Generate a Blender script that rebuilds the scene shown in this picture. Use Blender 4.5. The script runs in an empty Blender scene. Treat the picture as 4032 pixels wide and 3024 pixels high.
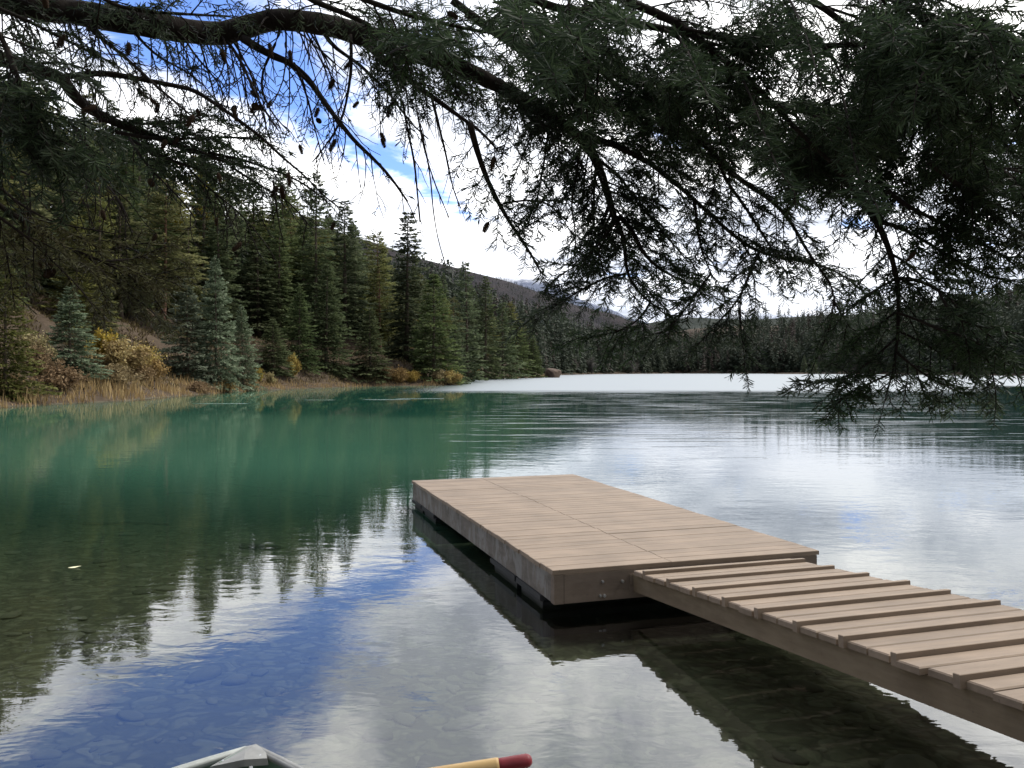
import bpy, math, random
import numpy as np
from mathutils import Vector

# ------------------------------------------------------------------ camera, sky, sun, exposure
scene = bpy.context.scene
FPX, HOR = 851.0, 371.0                       # focal length in pixels at 1024 wide, horizon row
CAM_Z = 2.0
PITCH = math.atan((384.0 - HOR) / FPX)
cam_data = bpy.data.cameras.new("camera")
cam_data.sensor_width = 36.0
cam_data.lens = 36.0 * FPX / 1024.0
cam_data.clip_start = 0.05
cam_data.clip_end = 30000.0
cam = bpy.data.objects.new("camera", cam_data)
scene.collection.objects.link(cam)
cam.location = (0, 0, CAM_Z)
cam.rotation_euler = (math.pi / 2 - PITCH, 0, 0)
scene.camera = cam

SUN_EL, SUN_AZ = math.radians(54), math.radians(74)     # azimuth clockwise from +Y
world = bpy.data.worlds.new("World")
scene.world = world
world.use_nodes = True
sun_data = bpy.data.lights.new("sun", 'SUN')
sun_data.energy = 2.3
sun_data.angle = math.radians(14)
sun_data.color = (1.0, 0.95, 0.88)
sun = bpy.data.objects.new("sun", sun_data)
scene.collection.objects.link(sun)
sd_ = Vector((math.cos(SUN_EL) * math.sin(SUN_AZ), math.cos(SUN_EL) * math.cos(SUN_AZ), math.sin(SUN_EL)))
sun.rotation_euler = sd_.to_track_quat('Z', 'Y').to_euler()

vs = scene.view_settings
vs.view_transform = 'Standard'
vs.look = 'None'
vs.exposure = 0.68
vs.gamma = 1.0
vs.use_curve_mapping = False
scene.cycles.use_denoising = True
scene.cycles.max_bounces = 8
scene.cycles.transparent_max_bounces = 16
scene.cycles.sample_clamp_indirect = 4.0


class NT:
    """tiny node-tree helper"""
    def __init__(self, tree):
        self.t = tree

    def n(self, kind, **kw):
        nd = self.t.nodes.new(kind)
        ins = kw.pop('ins', {})
        for k, v in kw.items():
            setattr(nd, k, v)
        for k, v in ins.items():
            self.set(nd.inputs[k], v)
        return nd

    def set(self, sock, v):
        if isinstance(v, bpy.types.NodeSocket):
            self.t.links.new(v, sock)
        elif isinstance(v, bpy.types.Node):
            self.t.links.new(v.outputs[0], sock)
        else:
            sock.default_value = v

    def math(self, op, a, b=0.0, c=0.0, clamp=False):
        nd = self.n('ShaderNodeMath', operation=op, use_clamp=clamp)
        self.set(nd.inputs[0], a)
        self.set(nd.inputs[1], b)
        self.set(nd.inputs[2], c)
        return nd.outputs[0]

    def smooth(self, v, lo, hi):
        nd = self.n('ShaderNodeMapRange', interpolation_type='SMOOTHSTEP')
        self.set(nd.inputs['Value'], v)
        nd.inputs['From Min'].default_value = lo
        nd.inputs['From Max'].default_value = hi
        return nd.outputs[0]

    def mix(self, f, a, b, blend='MIX'):
        nd = self.n('ShaderNodeMix', data_type='RGBA', blend_type=blend)
        self.set(nd.inputs[0], f)
        self.set(nd.inputs[6], a)
        self.set(nd.inputs[7], b)
        return nd.outputs[2]

    def mixf(self, f, a, b):
        nd = self.n('ShaderNodeMix', data_type='FLOAT')
        self.set(nd.inputs[0], f)
        self.set(nd.inputs[2], a)
        self.set(nd.inputs[3], b)
        return nd.outputs[0]

    def noise(self, vec, scale, detail=4.0, rough=0.55, dist=0.0):
        nd = self.n('ShaderNodeTexNoise')
        self.set(nd.inputs['Vector'], vec)
        nd.inputs['Scale'].default_value = scale
        nd.inputs['Detail'].default_value = detail
        nd.inputs['Roughness'].default_value = rough
        nd.inputs['Distortion'].default_value = dist
        return nd.outputs['Fac']

    def ramp(self, f, stops):
        nd = self.n('ShaderNodeValToRGB')
        self.set(nd.inputs[0], f)
        el = nd.color_ramp.elements
        while len(el) < len(stops):
            el.new(0.5)
        for e, (p, c) in zip(el, stops):
            e.position = p
            e.color = (c[0], c[1], c[2], 1)
        return nd.outputs[0]

    def vmul(self, v, s):
        nd = self.n('ShaderNodeVectorMath', operation='MULTIPLY')
        self.set(nd.inputs[0], v)
        nd.inputs[1].default_value = s
        return nd.outputs[0]


def build_world():
    t = NT(world.node_tree)
    world.node_tree.nodes.clear()
    out = t.n('ShaderNodeOutputWorld')
    bg = t.n('ShaderNodeBackground')
    bg.inputs['Strength'].default_value = 0.1
    sky = t.n('ShaderNodeTexSky')
    sky.sky_type = 'NISHITA'
    sky.sun_disc = False
    sky.sun_elevation = SUN_EL
    sky.sun_rotation = SUN_AZ
    sky.altitude = 1000
    tc = t.n('ShaderNodeTexCoord')
    sep = t.n('ShaderNodeSeparateXYZ', ins={0: tc.outputs['Generated']})
    z = t.math('MAXIMUM', sep.outputs[2], 0.012)
    qx = t.math('DIVIDE', sep.outputs[0], z)
    qy = t.math('DIVIDE', sep.outputs[1], z)
    # the cloud layer's plane coordinates, compressed towards the horizon
    zc = t.math('ADD', z, 0.10)
    px = t.math('DIVIDE', sep.outputs[0], zc)
    py = t.math('DIVIDE', sep.outputs[1], zc)
    pv = t.n('ShaderNodeCombineXYZ', ins={0: px, 1: py, 2: 3.7}).outputs[0]
    big = t.noise(pv, 0.9, 6.0, 0.6, 0.4)
    fine = t.noise(pv, 3.2, 6.0, 0.62, 0.6)
    # a long blue gap in the layer, ahead and to the left, widening overhead
    cx = t.math('MULTIPLY_ADD', t.math('SUBTRACT', qy, 2.5), 0.2226, -0.945)
    hw = t.math('MULTIPLY_ADD', t.math('SUBTRACT', qy, 2.5), -0.115, 0.42)
    gap = t.math('SUBTRACT', hw, t.math('ABSOLUTE', t.math('SUBTRACT', qx, cx)))
    wob = t.math('MULTIPLY_ADD', t.math('SUBTRACT', fine, 0.5), 0.95, t.math('MULTIPLY', t.math('SUBTRACT', big, 0.5), 0.6))
    gap = t.math('ADD', gap, wob)
    gap = t.smooth(gap, -0.10, 0.20)
    front = t.smooth(sep.outputs[1], 0.0, 0.15)
    gap = t.math('MULTIPLY', gap, front)
    # thin scattered breaks elsewhere
    brk = t.smooth(t.math('MULTIPLY_ADD', fine, 0.55, t.math('MULTIPLY', t.noise(pv, 1.7, 5.0, 0.6, 0.8), 0.6)), 0.665, 0.74)
    brk = t.math('MULTIPLY', brk, 0.75)
    blue = t.math('MAXIMUM', gap, brk)
    # cloud brightness: bright bellies ahead, greyer overhead and behind
    shade = t.math('MULTIPLY_ADD', t.noise(pv, 1.25, 7.0, 0.6, 0.5), 2.1, -0.5)
    shade = t.math('MULTIPLY_ADD', fine, 0.35, shade)
    ahead = t.smooth(sep.outputs[1], -0.5, 0.75)
    lvl = t.mixf(ahead, 0.26, 1.0)
    high = t.smooth(sep.outputs[2], 0.22, 0.62)
    lvl = t.math('MULTIPLY', lvl, t.mixf(high, 1.0, 1.1))
    lvl = t.math('MULTIPLY', lvl, t.mixf(t.smooth(sep.outputs[2], 0.05, 0.34), 0.68, 1.15))
    shade = t.math('MULTIPLY', t.math('MINIMUM', t.math('MAXIMUM', shade, 0.40), 0.95), lvl)
    ccol = t.mix(t.smooth(shade, 0.3, 1.0), (0.80, 0.86, 1.0, 1), (1.0, 0.99, 0.97, 1))
    cl = t.n('ShaderNodeVectorMath', operation='SCALE')
    t.set(cl.inputs[0], ccol)
    t.set(cl.inputs[3], t.math('MULTIPLY', shade, 17.5))
    skyc = t.mix(1.0, sky.outputs[0], (1.05, 1.25, 1.85, 1), 'MULTIPLY')
    col = t.mix(blue, cl.outputs[0], skyc)
    t.set(bg.inputs['Color'], col)
    t.set(out.inputs['Surface'], bg.outputs[0])


build_world()

# ------------------------------------------------------------------ helpers
rng = np.random.default_rng(11)
R_ = random.Random(5)


def link(o, parent=None):
    scene.collection.objects.link(o)
    if parent is not None:
        o.parent = parent
    return o


def tag(o, label=None, cat=None, group=None, kind=None):
    for k, v in (('label', label), ('category', cat), ('group', group), ('kind', kind)):
        if v:
            o[k] = v
    return o


def empty(name, loc, rz=0.0):
    o = bpy.data.objects.new(name, None)
    o.empty_display_size = 0.2
    o.location = loc
    o.rotation_euler = (0, 0, rz)
    return link(o)


def copy_tree(o, parent=None):
    c = o.copy()
    scene.collection.objects.link(c)
    if parent is not None:
        c.parent = parent
    for ch in o.children:
        copy_tree(ch, c)
    return c


class MB:
    """collects quads and triangles, builds ONE mesh"""
    def __init__(self):
        self.V, self.Q, self.T, self.S, self.nv = [], [], [], [], 0

    def add(self, V, Q=None, T=None, shade=0.5):
        V = np.asarray(V, float).reshape(-1, 3)
        self.V.append(V)
        if Q is not None and len(Q):
            self.Q.append(np.asarray(Q, np.int64).reshape(-1, 4) + self.nv)
        if T is not None and len(T):
            self.T.append(np.asarray(T, np.int64).reshape(-1, 3) + self.nv)
        s = np.asarray(shade, float)
        self.S.append(np.full(len(V), float(s)) if s.ndim == 0 else s)
        self.nv += len(V)

    def box(self, lo, hi, shade=0.5):
        (a, b, c), (d, e, f) = lo, hi
        V = [(a, b, c), (d, b, c), (d, e, c), (a, e, c), (a, b, f), (d, b, f), (d, e, f), (a, e, f)]
        Q = [(0, 3, 2, 1), (4, 5, 6, 7), (0, 1, 5, 4), (1, 2, 6, 5), (2, 3, 7, 6), (3, 0, 4, 7)]
        self.add(V, Q, shade=shade)

    def cbox(self, lo, hi, ch=0.006, shade=0.5):
        """box with chamfered top edges"""
        (a, b, c), (d, e, f) = lo, hi
        V = [(a, b, c), (d, b, c), (d, e, c), (a, e, c),
             (a, b, f - ch), (d, b, f - ch), (d, e, f - ch), (a, e, f - ch),
             (a + ch, b + ch, f), (d - ch, b + ch, f), (d - ch, e - ch, f), (a + ch, e - ch, f)]
        Q = [(0, 3, 2, 1), (8, 9, 10, 11)]
        for k in range(4):
            m = (k + 1) % 4
            Q += [(k, m, 4 + m, 4 + k), (4 + k, 4 + m, 8 + m, 8 + k)]
        self.add(V, Q, shade=shade)

    def tube(self, P, rad, n=8, shade=0.5, caps=True, rough=0.0):
        P = np.asarray(P, float)
        m = len(P)
        rad = np.broadcast_to(np.asarray(rad, float), (m,))
        T = np.gradient(P, axis=0)
        T /= np.linalg.norm(T, axis=1)[:, None] + 1e-12
        ref = np.array([0.31, 0.17, 0.93])
        A = np.cross(T, ref)
        A /= np.linalg.norm(A, axis=1)[:, None] + 1e-9
        B = np.cross(T, A)
        ang = np.arange(n) * 2 * math.pi / n
        rr = rad[:, None] * (1 + (rng.uniform(-rough, rough, (m, n)) if rough else 0))
        V = P[:, None, :] + rr[:, :, None] * (np.cos(ang)[None, :, None] * A[:, None, :] + np.sin(ang)[None, :, None] * B[:, None, :])
        V = V.reshape(-1, 3)
        i = np.arange(m - 1)[:, None] * n
        j = np.arange(n)[None, :]
        k = (j + 1) % n
        Q = np.stack([i + j, i + k, i + n + k, i + n + j], -1).reshape(-1, 4)
        if caps:
            V = np.vstack([V, P[0], P[-1]])
            T3 = [(m * n, (q + 1) % n, q) for q in range(n)] + [(m * n + 1, (m - 1) * n + q, (m - 1) * n + (q + 1) % n) for q in range(n)]
            self.add(V, Q, T3, shade)
        else:
            self.add(V, Q, None, shade)

    def kites(self, base, tip, side, shade, mid=0.45):
        """one leaf-shaped quad from base to tip, SIDE = half-width vector"""
        c = base + (tip - base) * mid
        V = np.stack([base, c + side, tip, c - side], 1).reshape(-1, 3)
        n = len(base)
        Q = np.arange(4 * n).reshape(n, 4)
        self.add(V, Q, shade=np.repeat(np.broadcast_to(shade, (n,)), 4))

    def mesh(self, name, mat, smooth=False):
        V = np.vstack(self.V)
        Q = np.vstack(self.Q) if self.Q else np.zeros((0, 4), np.int64)
        T = np.vstack(self.T) if self.T else np.zeros((0, 3), np.int64)
        me = bpy.data.meshes.new(name)
        me.vertices.add(len(V))
        me.vertices.foreach_set('co', V.astype(np.float32).ravel())
        nl = 4 * len(Q) + 3 * len(T)
        me.loops.add(nl)
        me.loops.foreach_set('vertex_index', np.concatenate([Q.ravel(), T.ravel()]).astype(np.int32))
        me.polygons.add(len(Q) + len(T))
        ls = np.concatenate([np.arange(len(Q)) * 4, 4 * len(Q) + np.arange(len(T)) * 3]).astype(np.int32)
        me.polygons.foreach_set('loop_start', ls)
        me.polygons.foreach_set('use_smooth', np.full(len(Q) + len(T), bool(smooth)))
        at = me.attributes.new('shade', 'FLOAT', 'POINT')
        at.data.foreach_set('value', np.concatenate(self.S).astype(np.float32))
        me.update(calc_edges=True)
        if mat is not None:
            me.materials.append(mat)
        return me

    def obj(self, name, mat, parent=None, smooth=False):
        return link(bpy.data.objects.new(name, self.mesh(name, mat, smooth)), parent)


def to_local(me, M):
    me.transform(M)


def px3(px, py, D):
    """pixel of the 1024x768 frame at forward distance D -> world point"""
    f = np.array([0, math.cos(PITCH), -math.sin(PITCH)])
    u = np.array([0, math.sin(PITCH), math.cos(PITCH)])
    r = np.array([1.0, 0, 0])
    return np.array([0, 0, CAM_Z]) + D * (f + r * (px - 512) / FPX + u * (384 - py) / FPX)


def smoothstep(x, a, b):
    t = np.clip((x - a) / (b - a), 0, 1)
    return t * t * (3 - 2 * t)


# value noise in 2-D for terrain
_perm = np.random.default_rng(3).random((256, 256))


def vnoise(x, y):
    xi, yi = np.floor(x).astype(int), np.floor(y).astype(int)
    fx, fy = x - xi, y - yi
    fx, fy = fx * fx * (3 - 2 * fx), fy * fy * (3 - 2 * fy)
    g = lambda a, b: _perm[a % 256, b % 256]
    return (g(xi, yi) * (1 - fx) + g(xi + 1, yi) * fx) * (1 - fy) + (g(xi, yi + 1) * (1 - fx) + g(xi + 1, yi + 1) * fx) * fy


def fbm(x, y, o=4):
    s, a, t = 0, 1.0, 0
    for k in range(o):
        s = s + a * vnoise(x * 2 ** k + 17.3 * k, y * 2 ** k + 9.1 * k)
        t += a
        a *= 0.5
    return s / t


# ------------------------------------------------------------------ materials
def new_mat(name):
    m = bpy.data.materials.new(name)
    m.use_nodes = True
    m.node_tree.nodes.clear()
    t = NT(m.node_tree)
    out = t.n('ShaderNodeOutputMaterial')
    return m, t, out


def princ(t, out, color, rough=0.7, spec=0.3, normal=None, **kw):
    p = t.n('ShaderNodeBsdfPrincipled')
    t.set(p.inputs['Base Color'], color)
    t.set(p.inputs['Roughness'], rough)
    t.set(p.inputs['Specular IOR Level'], spec)
    if normal is not None:
        t.set(p.inputs['Normal'], normal)
    for k, v in kw.items():
        t.set(p.inputs[k], v)
    t.set(out.inputs['Surface'], p.outputs[0])
    return p


def bump(t, h, strength=0.5, dist=0.01):
    b = t.n('ShaderNodeBump')
    b.inputs['Strength'].default_value = strength
    b.inputs['Distance'].default_value = dist
    t.set(b.inputs['Height'], h)
    return b.outputs[0]


def attr(t, name='shade'):
    return t.n('ShaderNodeAttribute', attribute_name=name).outputs['Fac']


def pos(t):
    return t.n('ShaderNodeNewGeometry').outputs['Position']


def objco(t):
    return t.n('ShaderNodeTexCoord').outputs['Object']


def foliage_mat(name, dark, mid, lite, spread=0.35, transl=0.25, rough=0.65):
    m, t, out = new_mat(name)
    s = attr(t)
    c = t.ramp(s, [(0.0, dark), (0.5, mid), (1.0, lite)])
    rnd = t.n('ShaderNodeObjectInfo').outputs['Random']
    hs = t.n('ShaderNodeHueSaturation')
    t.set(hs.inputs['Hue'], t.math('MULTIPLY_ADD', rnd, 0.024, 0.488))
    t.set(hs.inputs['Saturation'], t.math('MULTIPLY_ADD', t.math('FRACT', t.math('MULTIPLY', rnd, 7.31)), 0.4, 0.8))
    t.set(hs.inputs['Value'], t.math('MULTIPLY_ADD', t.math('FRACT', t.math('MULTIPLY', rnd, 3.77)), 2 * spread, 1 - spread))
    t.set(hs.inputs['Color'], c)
    p = t.n('ShaderNodeBsdfPrincipled')
    t.set(p.inputs['Base Color'], hs.outputs[0])
    p.inputs['Roughness'].default_value = rough
    p.inputs['Specular IOR Level'].default_value = 0.12
    tr = t.n('ShaderNodeBsdfTranslucent')
    t.set(tr.inputs['Color'], hs.outputs[0])
    mx = t.n('ShaderNodeMixShader')
    mx.inputs[0].default_value = transl
    t.set(mx.inputs[1], p.outputs[0])
    t.set(mx.inputs[2], tr.outputs[0])
    t.set(out.inputs['Surface'], mx.outputs[0])
    return m


M = {}
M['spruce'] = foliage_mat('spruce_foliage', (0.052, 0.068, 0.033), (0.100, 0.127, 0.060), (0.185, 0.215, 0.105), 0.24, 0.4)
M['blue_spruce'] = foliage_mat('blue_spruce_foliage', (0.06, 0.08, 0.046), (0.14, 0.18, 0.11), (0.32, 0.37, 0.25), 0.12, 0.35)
M['olive'] = foliage_mat('olive_foliage', (0.066, 0.072, 0.028), (0.135, 0.142, 0.056), (0.24, 0.24, 0.10), 0.28, 0.4)
M['larch'] = foliage_mat('larch_foliage', (0.09, 0.08, 0.02), (0.17, 0.15, 0.035), (0.27, 0.23, 0.06))
M['yellow_leaf'] = foliage_mat('yellow_leaves', (0.18, 0.12, 0.045), (0.34, 0.26, 0.09), (0.50, 0.42, 0.17), 0.15)
M['rust_leaf'] = foliage_mat('rust_leaves', (0.12, 0.08, 0.035), (0.24, 0.165, 0.075), (0.36, 0.26, 0.125), 0.15)
M['grey_twig'] = foliage_mat('grey_twigs', (0.06, 0.055, 0.05), (0.11, 0.10, 0.09), (0.16, 0.15, 0.12), 0.15)
M['reed'] = foliage_mat('dry_reeds', (0.22, 0.165, 0.085), (0.36, 0.28, 0.15), (0.50, 0.41, 0.23), 0.05)
M['far_forest'] = foliage_mat('far_forest_foliage', (0.026, 0.034, 0.024), (0.048, 0.060, 0.040), (0.085, 0.098, 0.062), 0.1)
M['far_brown'] = foliage_mat('far_bare_tree_twigs', (0.034, 0.028, 0.024), (0.062, 0.050, 0.042), (0.10, 0.082, 0.068), 0.05)
M['brush'] = foliage_mat('dry_brush_leaves', (0.05, 0.036, 0.024), (0.11, 0.085, 0.05), (0.21, 0.175, 0.09), 0.05)
M['needle'] = foliage_mat('near_needles', (0.018, 0.028, 0.015), (0.038, 0.058, 0.030), (0.092, 0.130, 0.066), 0.05, 0.4, 0.45)
M['needle_olive_lit'] = foliage_mat('near_olive_lit_needles', (0.045, 0.040, 0.018), (0.085, 0.085, 0.034), (0.16, 0.17, 0.065), 0.05, 0.35, 0.5)  # brownish olive needles, colour lightened so the lower-left sprays look lit


def bark_mat(name, a, b, scale=30.0):
    m, t, out = new_mat(name)
    n = t.noise(t.vmul(objco(t), (1, 1, 0.35)), scale, 5, 0.65)
    n2 = t.noise(objco(t), scale * 0.2, 3)
    c = t.ramp(t.math('MULTIPLY_ADD', n2, 0.4, t.math('MULTIPLY', n, 0.6)), [(0.3, a), (0.7, b)])
    princ(t, out, c, 0.9, 0.15, bump(t, n, 0.9, 0.4 / scale))
    return m


M['bark'] = bark_mat('bough_bark', (0.014, 0.011, 0.009), (0.042, 0.034, 0.027), 60)
M['twig'] = bark_mat('twig_bark', (0.028, 0.022, 0.016), (0.075, 0.058, 0.042), 90)
M['trunk'] = bark_mat('tree_trunk_bark', (0.06, 0.045, 0.035), (0.17, 0.13, 0.10), 6)
M['red_trunk'] = bark_mat('red_trunk_bark', (0.12, 0.06, 0.04), (0.30, 0.17, 0.12), 6)
M['cone'] = bark_mat('cone_scales', (0.03, 0.02, 0.012), (0.10, 0.065, 0.04), 160)


def wood_mat(name, a, b, worn=None, along=(1, 1, 1), rough=0.75, stain=0.5, attr_amt=0.3):
    m, t, out = new_mat(name)
    oc = objco(t)
    grain = t.noise(t.vmul(oc, along), 18.0, 6, 0.65)
    blot = t.noise(oc, 2.3, 5, 0.6)
    c = t.mix(t.smooth(t.math('MULTIPLY_ADD', blot, 0.5, t.math('MULTIPLY', grain, 0.5)), 0.32, 0.68), a, b)
    s = attr(t)
    v = t.math('MULTIPLY_ADD', t.math('SUBTRACT', s, 0.5), attr_amt, 1.0)
    vc = t.n('ShaderNodeCombineColor', ins={0: v, 1: v, 2: v}).outputs[0]
    c = t.mix(1.0, c, vc, 'MULTIPLY')
    # specks, scuffs and needle litter
    sp = t.smooth(t.noise(t.vmul(oc, (1.0, 1.6, 1.0)), 34.0, 3, 0.6), 0.66, 0.74)
    c = t.mix(t.math('MULTIPLY', sp, stain), c, (0.09, 0.07, 0.055, 1))
    if worn is not None:
        w = t.smooth(t.noise(t.vmul(oc, (1.2, 1.2, 0.5)), 4.0, 7, 0.7, 1.0), 0.47, 0.60)
        c = t.mix(t.math('MULTIPLY', w, 0.6), c, worn)
    princ(t, out, c, rough, 0.25, bump(t, grain, 0.35, 0.004))
    return m


M['deck'] = wood_mat('painted_deck_boards', (0.165, 0.122, 0.084, 1), (0.245, 0.182, 0.126, 1), None, (0.12, 1.0, 1.0), 0.62, 0.55, 0.22)
M['deck_side'] = wood_mat('weathered_fascia', (0.10, 0.085, 0.068, 1), (0.17, 0.145, 0.12, 1), (0.25, 0.24, 0.22, 1), (1.0, 0.2, 1.0), 0.85, 0.4)
M['fascia_front'] = wood_mat('brown_fascia', (0.12, 0.088, 0.064, 1), (0.18, 0.138, 0.102, 1), None, (0.2, 1.0, 1.0), 0.8, 0.35)
M['stringer'] = wood_mat('stringer_timber', (0.125, 0.090, 0.055, 1), (0.19, 0.145, 0.092, 1), None, (1.0, 0.15, 1.0), 0.85, 0.4)


def plain_mat(name, col, rough=0.5, var=0.2, scale=12.0, metal=0.0, spec=0.4):
    m, t, out = new_mat(name)
    n = t.noise(objco(t), scale, 5, 0.6)
    lo = tuple(c * (1 - var) for c in col) + (1,)
    hi = tuple(min(1, c * (1 + var)) for c in col) + (1,)
    p = princ(t, out, t.mix(t.smooth(n, 0.3, 0.7), lo, hi), rough, spec, bump(t, n, 0.15, 0.003))
    p.inputs['Metallic'].default_value = metal
    return m


M['float'] = plain_mat('black_float_plastic', (0.018, 0.018, 0.019), 0.55)
M['steel'] = plain_mat('bolt_steel', (0.55, 0.54, 0.52), 0.35, 0.15, 60, 0.9)
M['boat_green'] = plain_mat('boat_green_paint', (0.105, 0.17, 0.115), 0.5, 0.3, 9)
M['boat_grey'] = plain_mat('boat_grey_paint', (0.24, 0.24, 0.225), 0.55, 0.15, 14)
M['boat_white'] = plain_mat('boat_rail_paint', (0.36, 0.38, 0.35), 0.5, 0.15, 14)
M['oar_wood'] = wood_mat('oar_varnished_wood', (0.50, 0.32, 0.13, 1), (0.62, 0.43, 0.19, 1), None, (0.1, 1, 1), 0.4, 0.2)
M['red_grip'] = plain_mat('red_rubber_grip', (0.22, 0.022, 0.028), 0.5, 0.15, 20)
M['leaf'] = plain_mat('pale_fallen_leaf', (0.75, 0.72, 0.45), 0.6, 0.15, 20)
M['log'] = plain_mat('sunken_log_bark', (0.035, 0.03, 0.022), 0.9, 0.4, 5)


def stone_mat(name, stops, scale):
    m, t, out = new_mat(name)
    n = t.noise(objco(t), scale, 6, 0.62)
    s = attr(t)
    c = t.ramp(t.math('MULTIPLY_ADD', s, 0.6, t.math('MULTIPLY', n, 0.4)), stops)
    princ(t, out, c, 0.85, 0.2, bump(t, n, 0.6, 0.02))
    return m


M['stone'] = stone_mat('lake_stones', [(0.2, (0.07, 0.07, 0.05)), (0.5, (0.12, 0.12, 0.085)), (0.9, (0.18, 0.178, 0.135))], 6)
M['red_rock'] = stone_mat('reddish_rock', [(0.25, (0.05, 0.034, 0.025)), (0.6, (0.10, 0.070, 0.052)), (0.9, (0.16, 0.12, 0.09))], 0.8)


def ground_mat():
    m, t, out = new_mat('shore_ground')
    p = pos(t)
    z = t.n('ShaderNodeSeparateXYZ', ins={0: p}).outputs[2]
    # lake bed: silt and cobbles
    vor = t.n('ShaderNodeTexVoronoi', feature='F1')
    t.set(vor.inputs['Vector'], t.n('ShaderNodeVectorMath', operation='ADD', ins={0: p, 1: t.n('ShaderNodeTexNoise', ins={'Vector': p, 'Scale': 3.0}).outputs['Color']}).outputs[0])
    vor.inputs['Scale'].default_value = 5.5
    dist = vor.outputs['Distance']
    cell = t.n('ShaderNodeSeparateColor', ins={0: vor.outputs['Color']}).outputs[0]
    big = t.noise(p, 0.55, 5, 0.6)
    fine = t.noise(p, 9.0, 5, 0.65)
    bed = t.ramp(t.math('MULTIPLY_ADD', cell, 0.35, t.math('MULTIPLY_ADD', fine, 0.35, t.math('MULTIPLY', big, 0.3))),
                 [(0.25, (0.092, 0.096, 0.062)), (0.5, (0.135, 0.138, 0.094)), (0.75, (0.19, 0.19, 0.135))])
    bed = t.mix(t.smooth(dist, 0.40, 0.62), bed, (0.085, 0.086, 0.060, 1))
    # forest floor: brown duff, straw grass, some bare scree
    n1 = t.noise(p, 0.22, 5, 0.6)
    n2 = t.noise(p, 2.4, 6, 0.65)
    land = t.ramp(t.math('MULTIPLY_ADD', n1, 0.55, t.math('MULTIPLY', n2, 0.45)),
                  [(0.3, (0.035, 0.028, 0.019)), (0.5, (0.075, 0.056, 0.040)), (0.62, (0.105, 0.080, 0.056)), (0.75, (0.13, 0.105, 0.06))])
    c = t.mix(t.smooth(z, -0.02, 0.06), bed, land)
    princ(t, out, c, 0.95, 0.1, bump(t, t.math('MULTIPLY_ADD', dist, -1.0, n2), 0.6, 0.05))
    return m


M['ground'] = ground_mat()


def mountain_mat(name, snow_lo, snow_hi, base_a, base_b, scale):
    m, t, out = new_mat(name)
    p = pos(t)
    z = t.n('ShaderNodeSeparateXYZ', ins={0: p}).outputs[2]
    n = t.noise(p, scale, 8, 0.65)
    n2 = t.noise(p, scale * 7, 6, 0.7)
    c = t.mix(t.smooth(t.math('MULTIPLY_ADD', n, 0.55, t.math('MULTIPLY', n2, 0.45)), 0.38, 0.62), base_a, base_b)
    zz = t.math('MULTIPLY_ADD', t.math('SUBTRACT', t.math('MULTIPLY_ADD', n2, 0.5, t.math('MULTIPLY', n, 0.5)), 0.5), 2.2 * (snow_hi - snow_lo), z)
    c = t.mix(t.smooth(zz, snow_lo, snow_hi), c, (0.78, 0.80, 0.84, 1))
    princ(t, out, c, 0.95, 0.05, bump(t, n2, 0.8, 0.8 / scale * 0.05))
    return m


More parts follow.
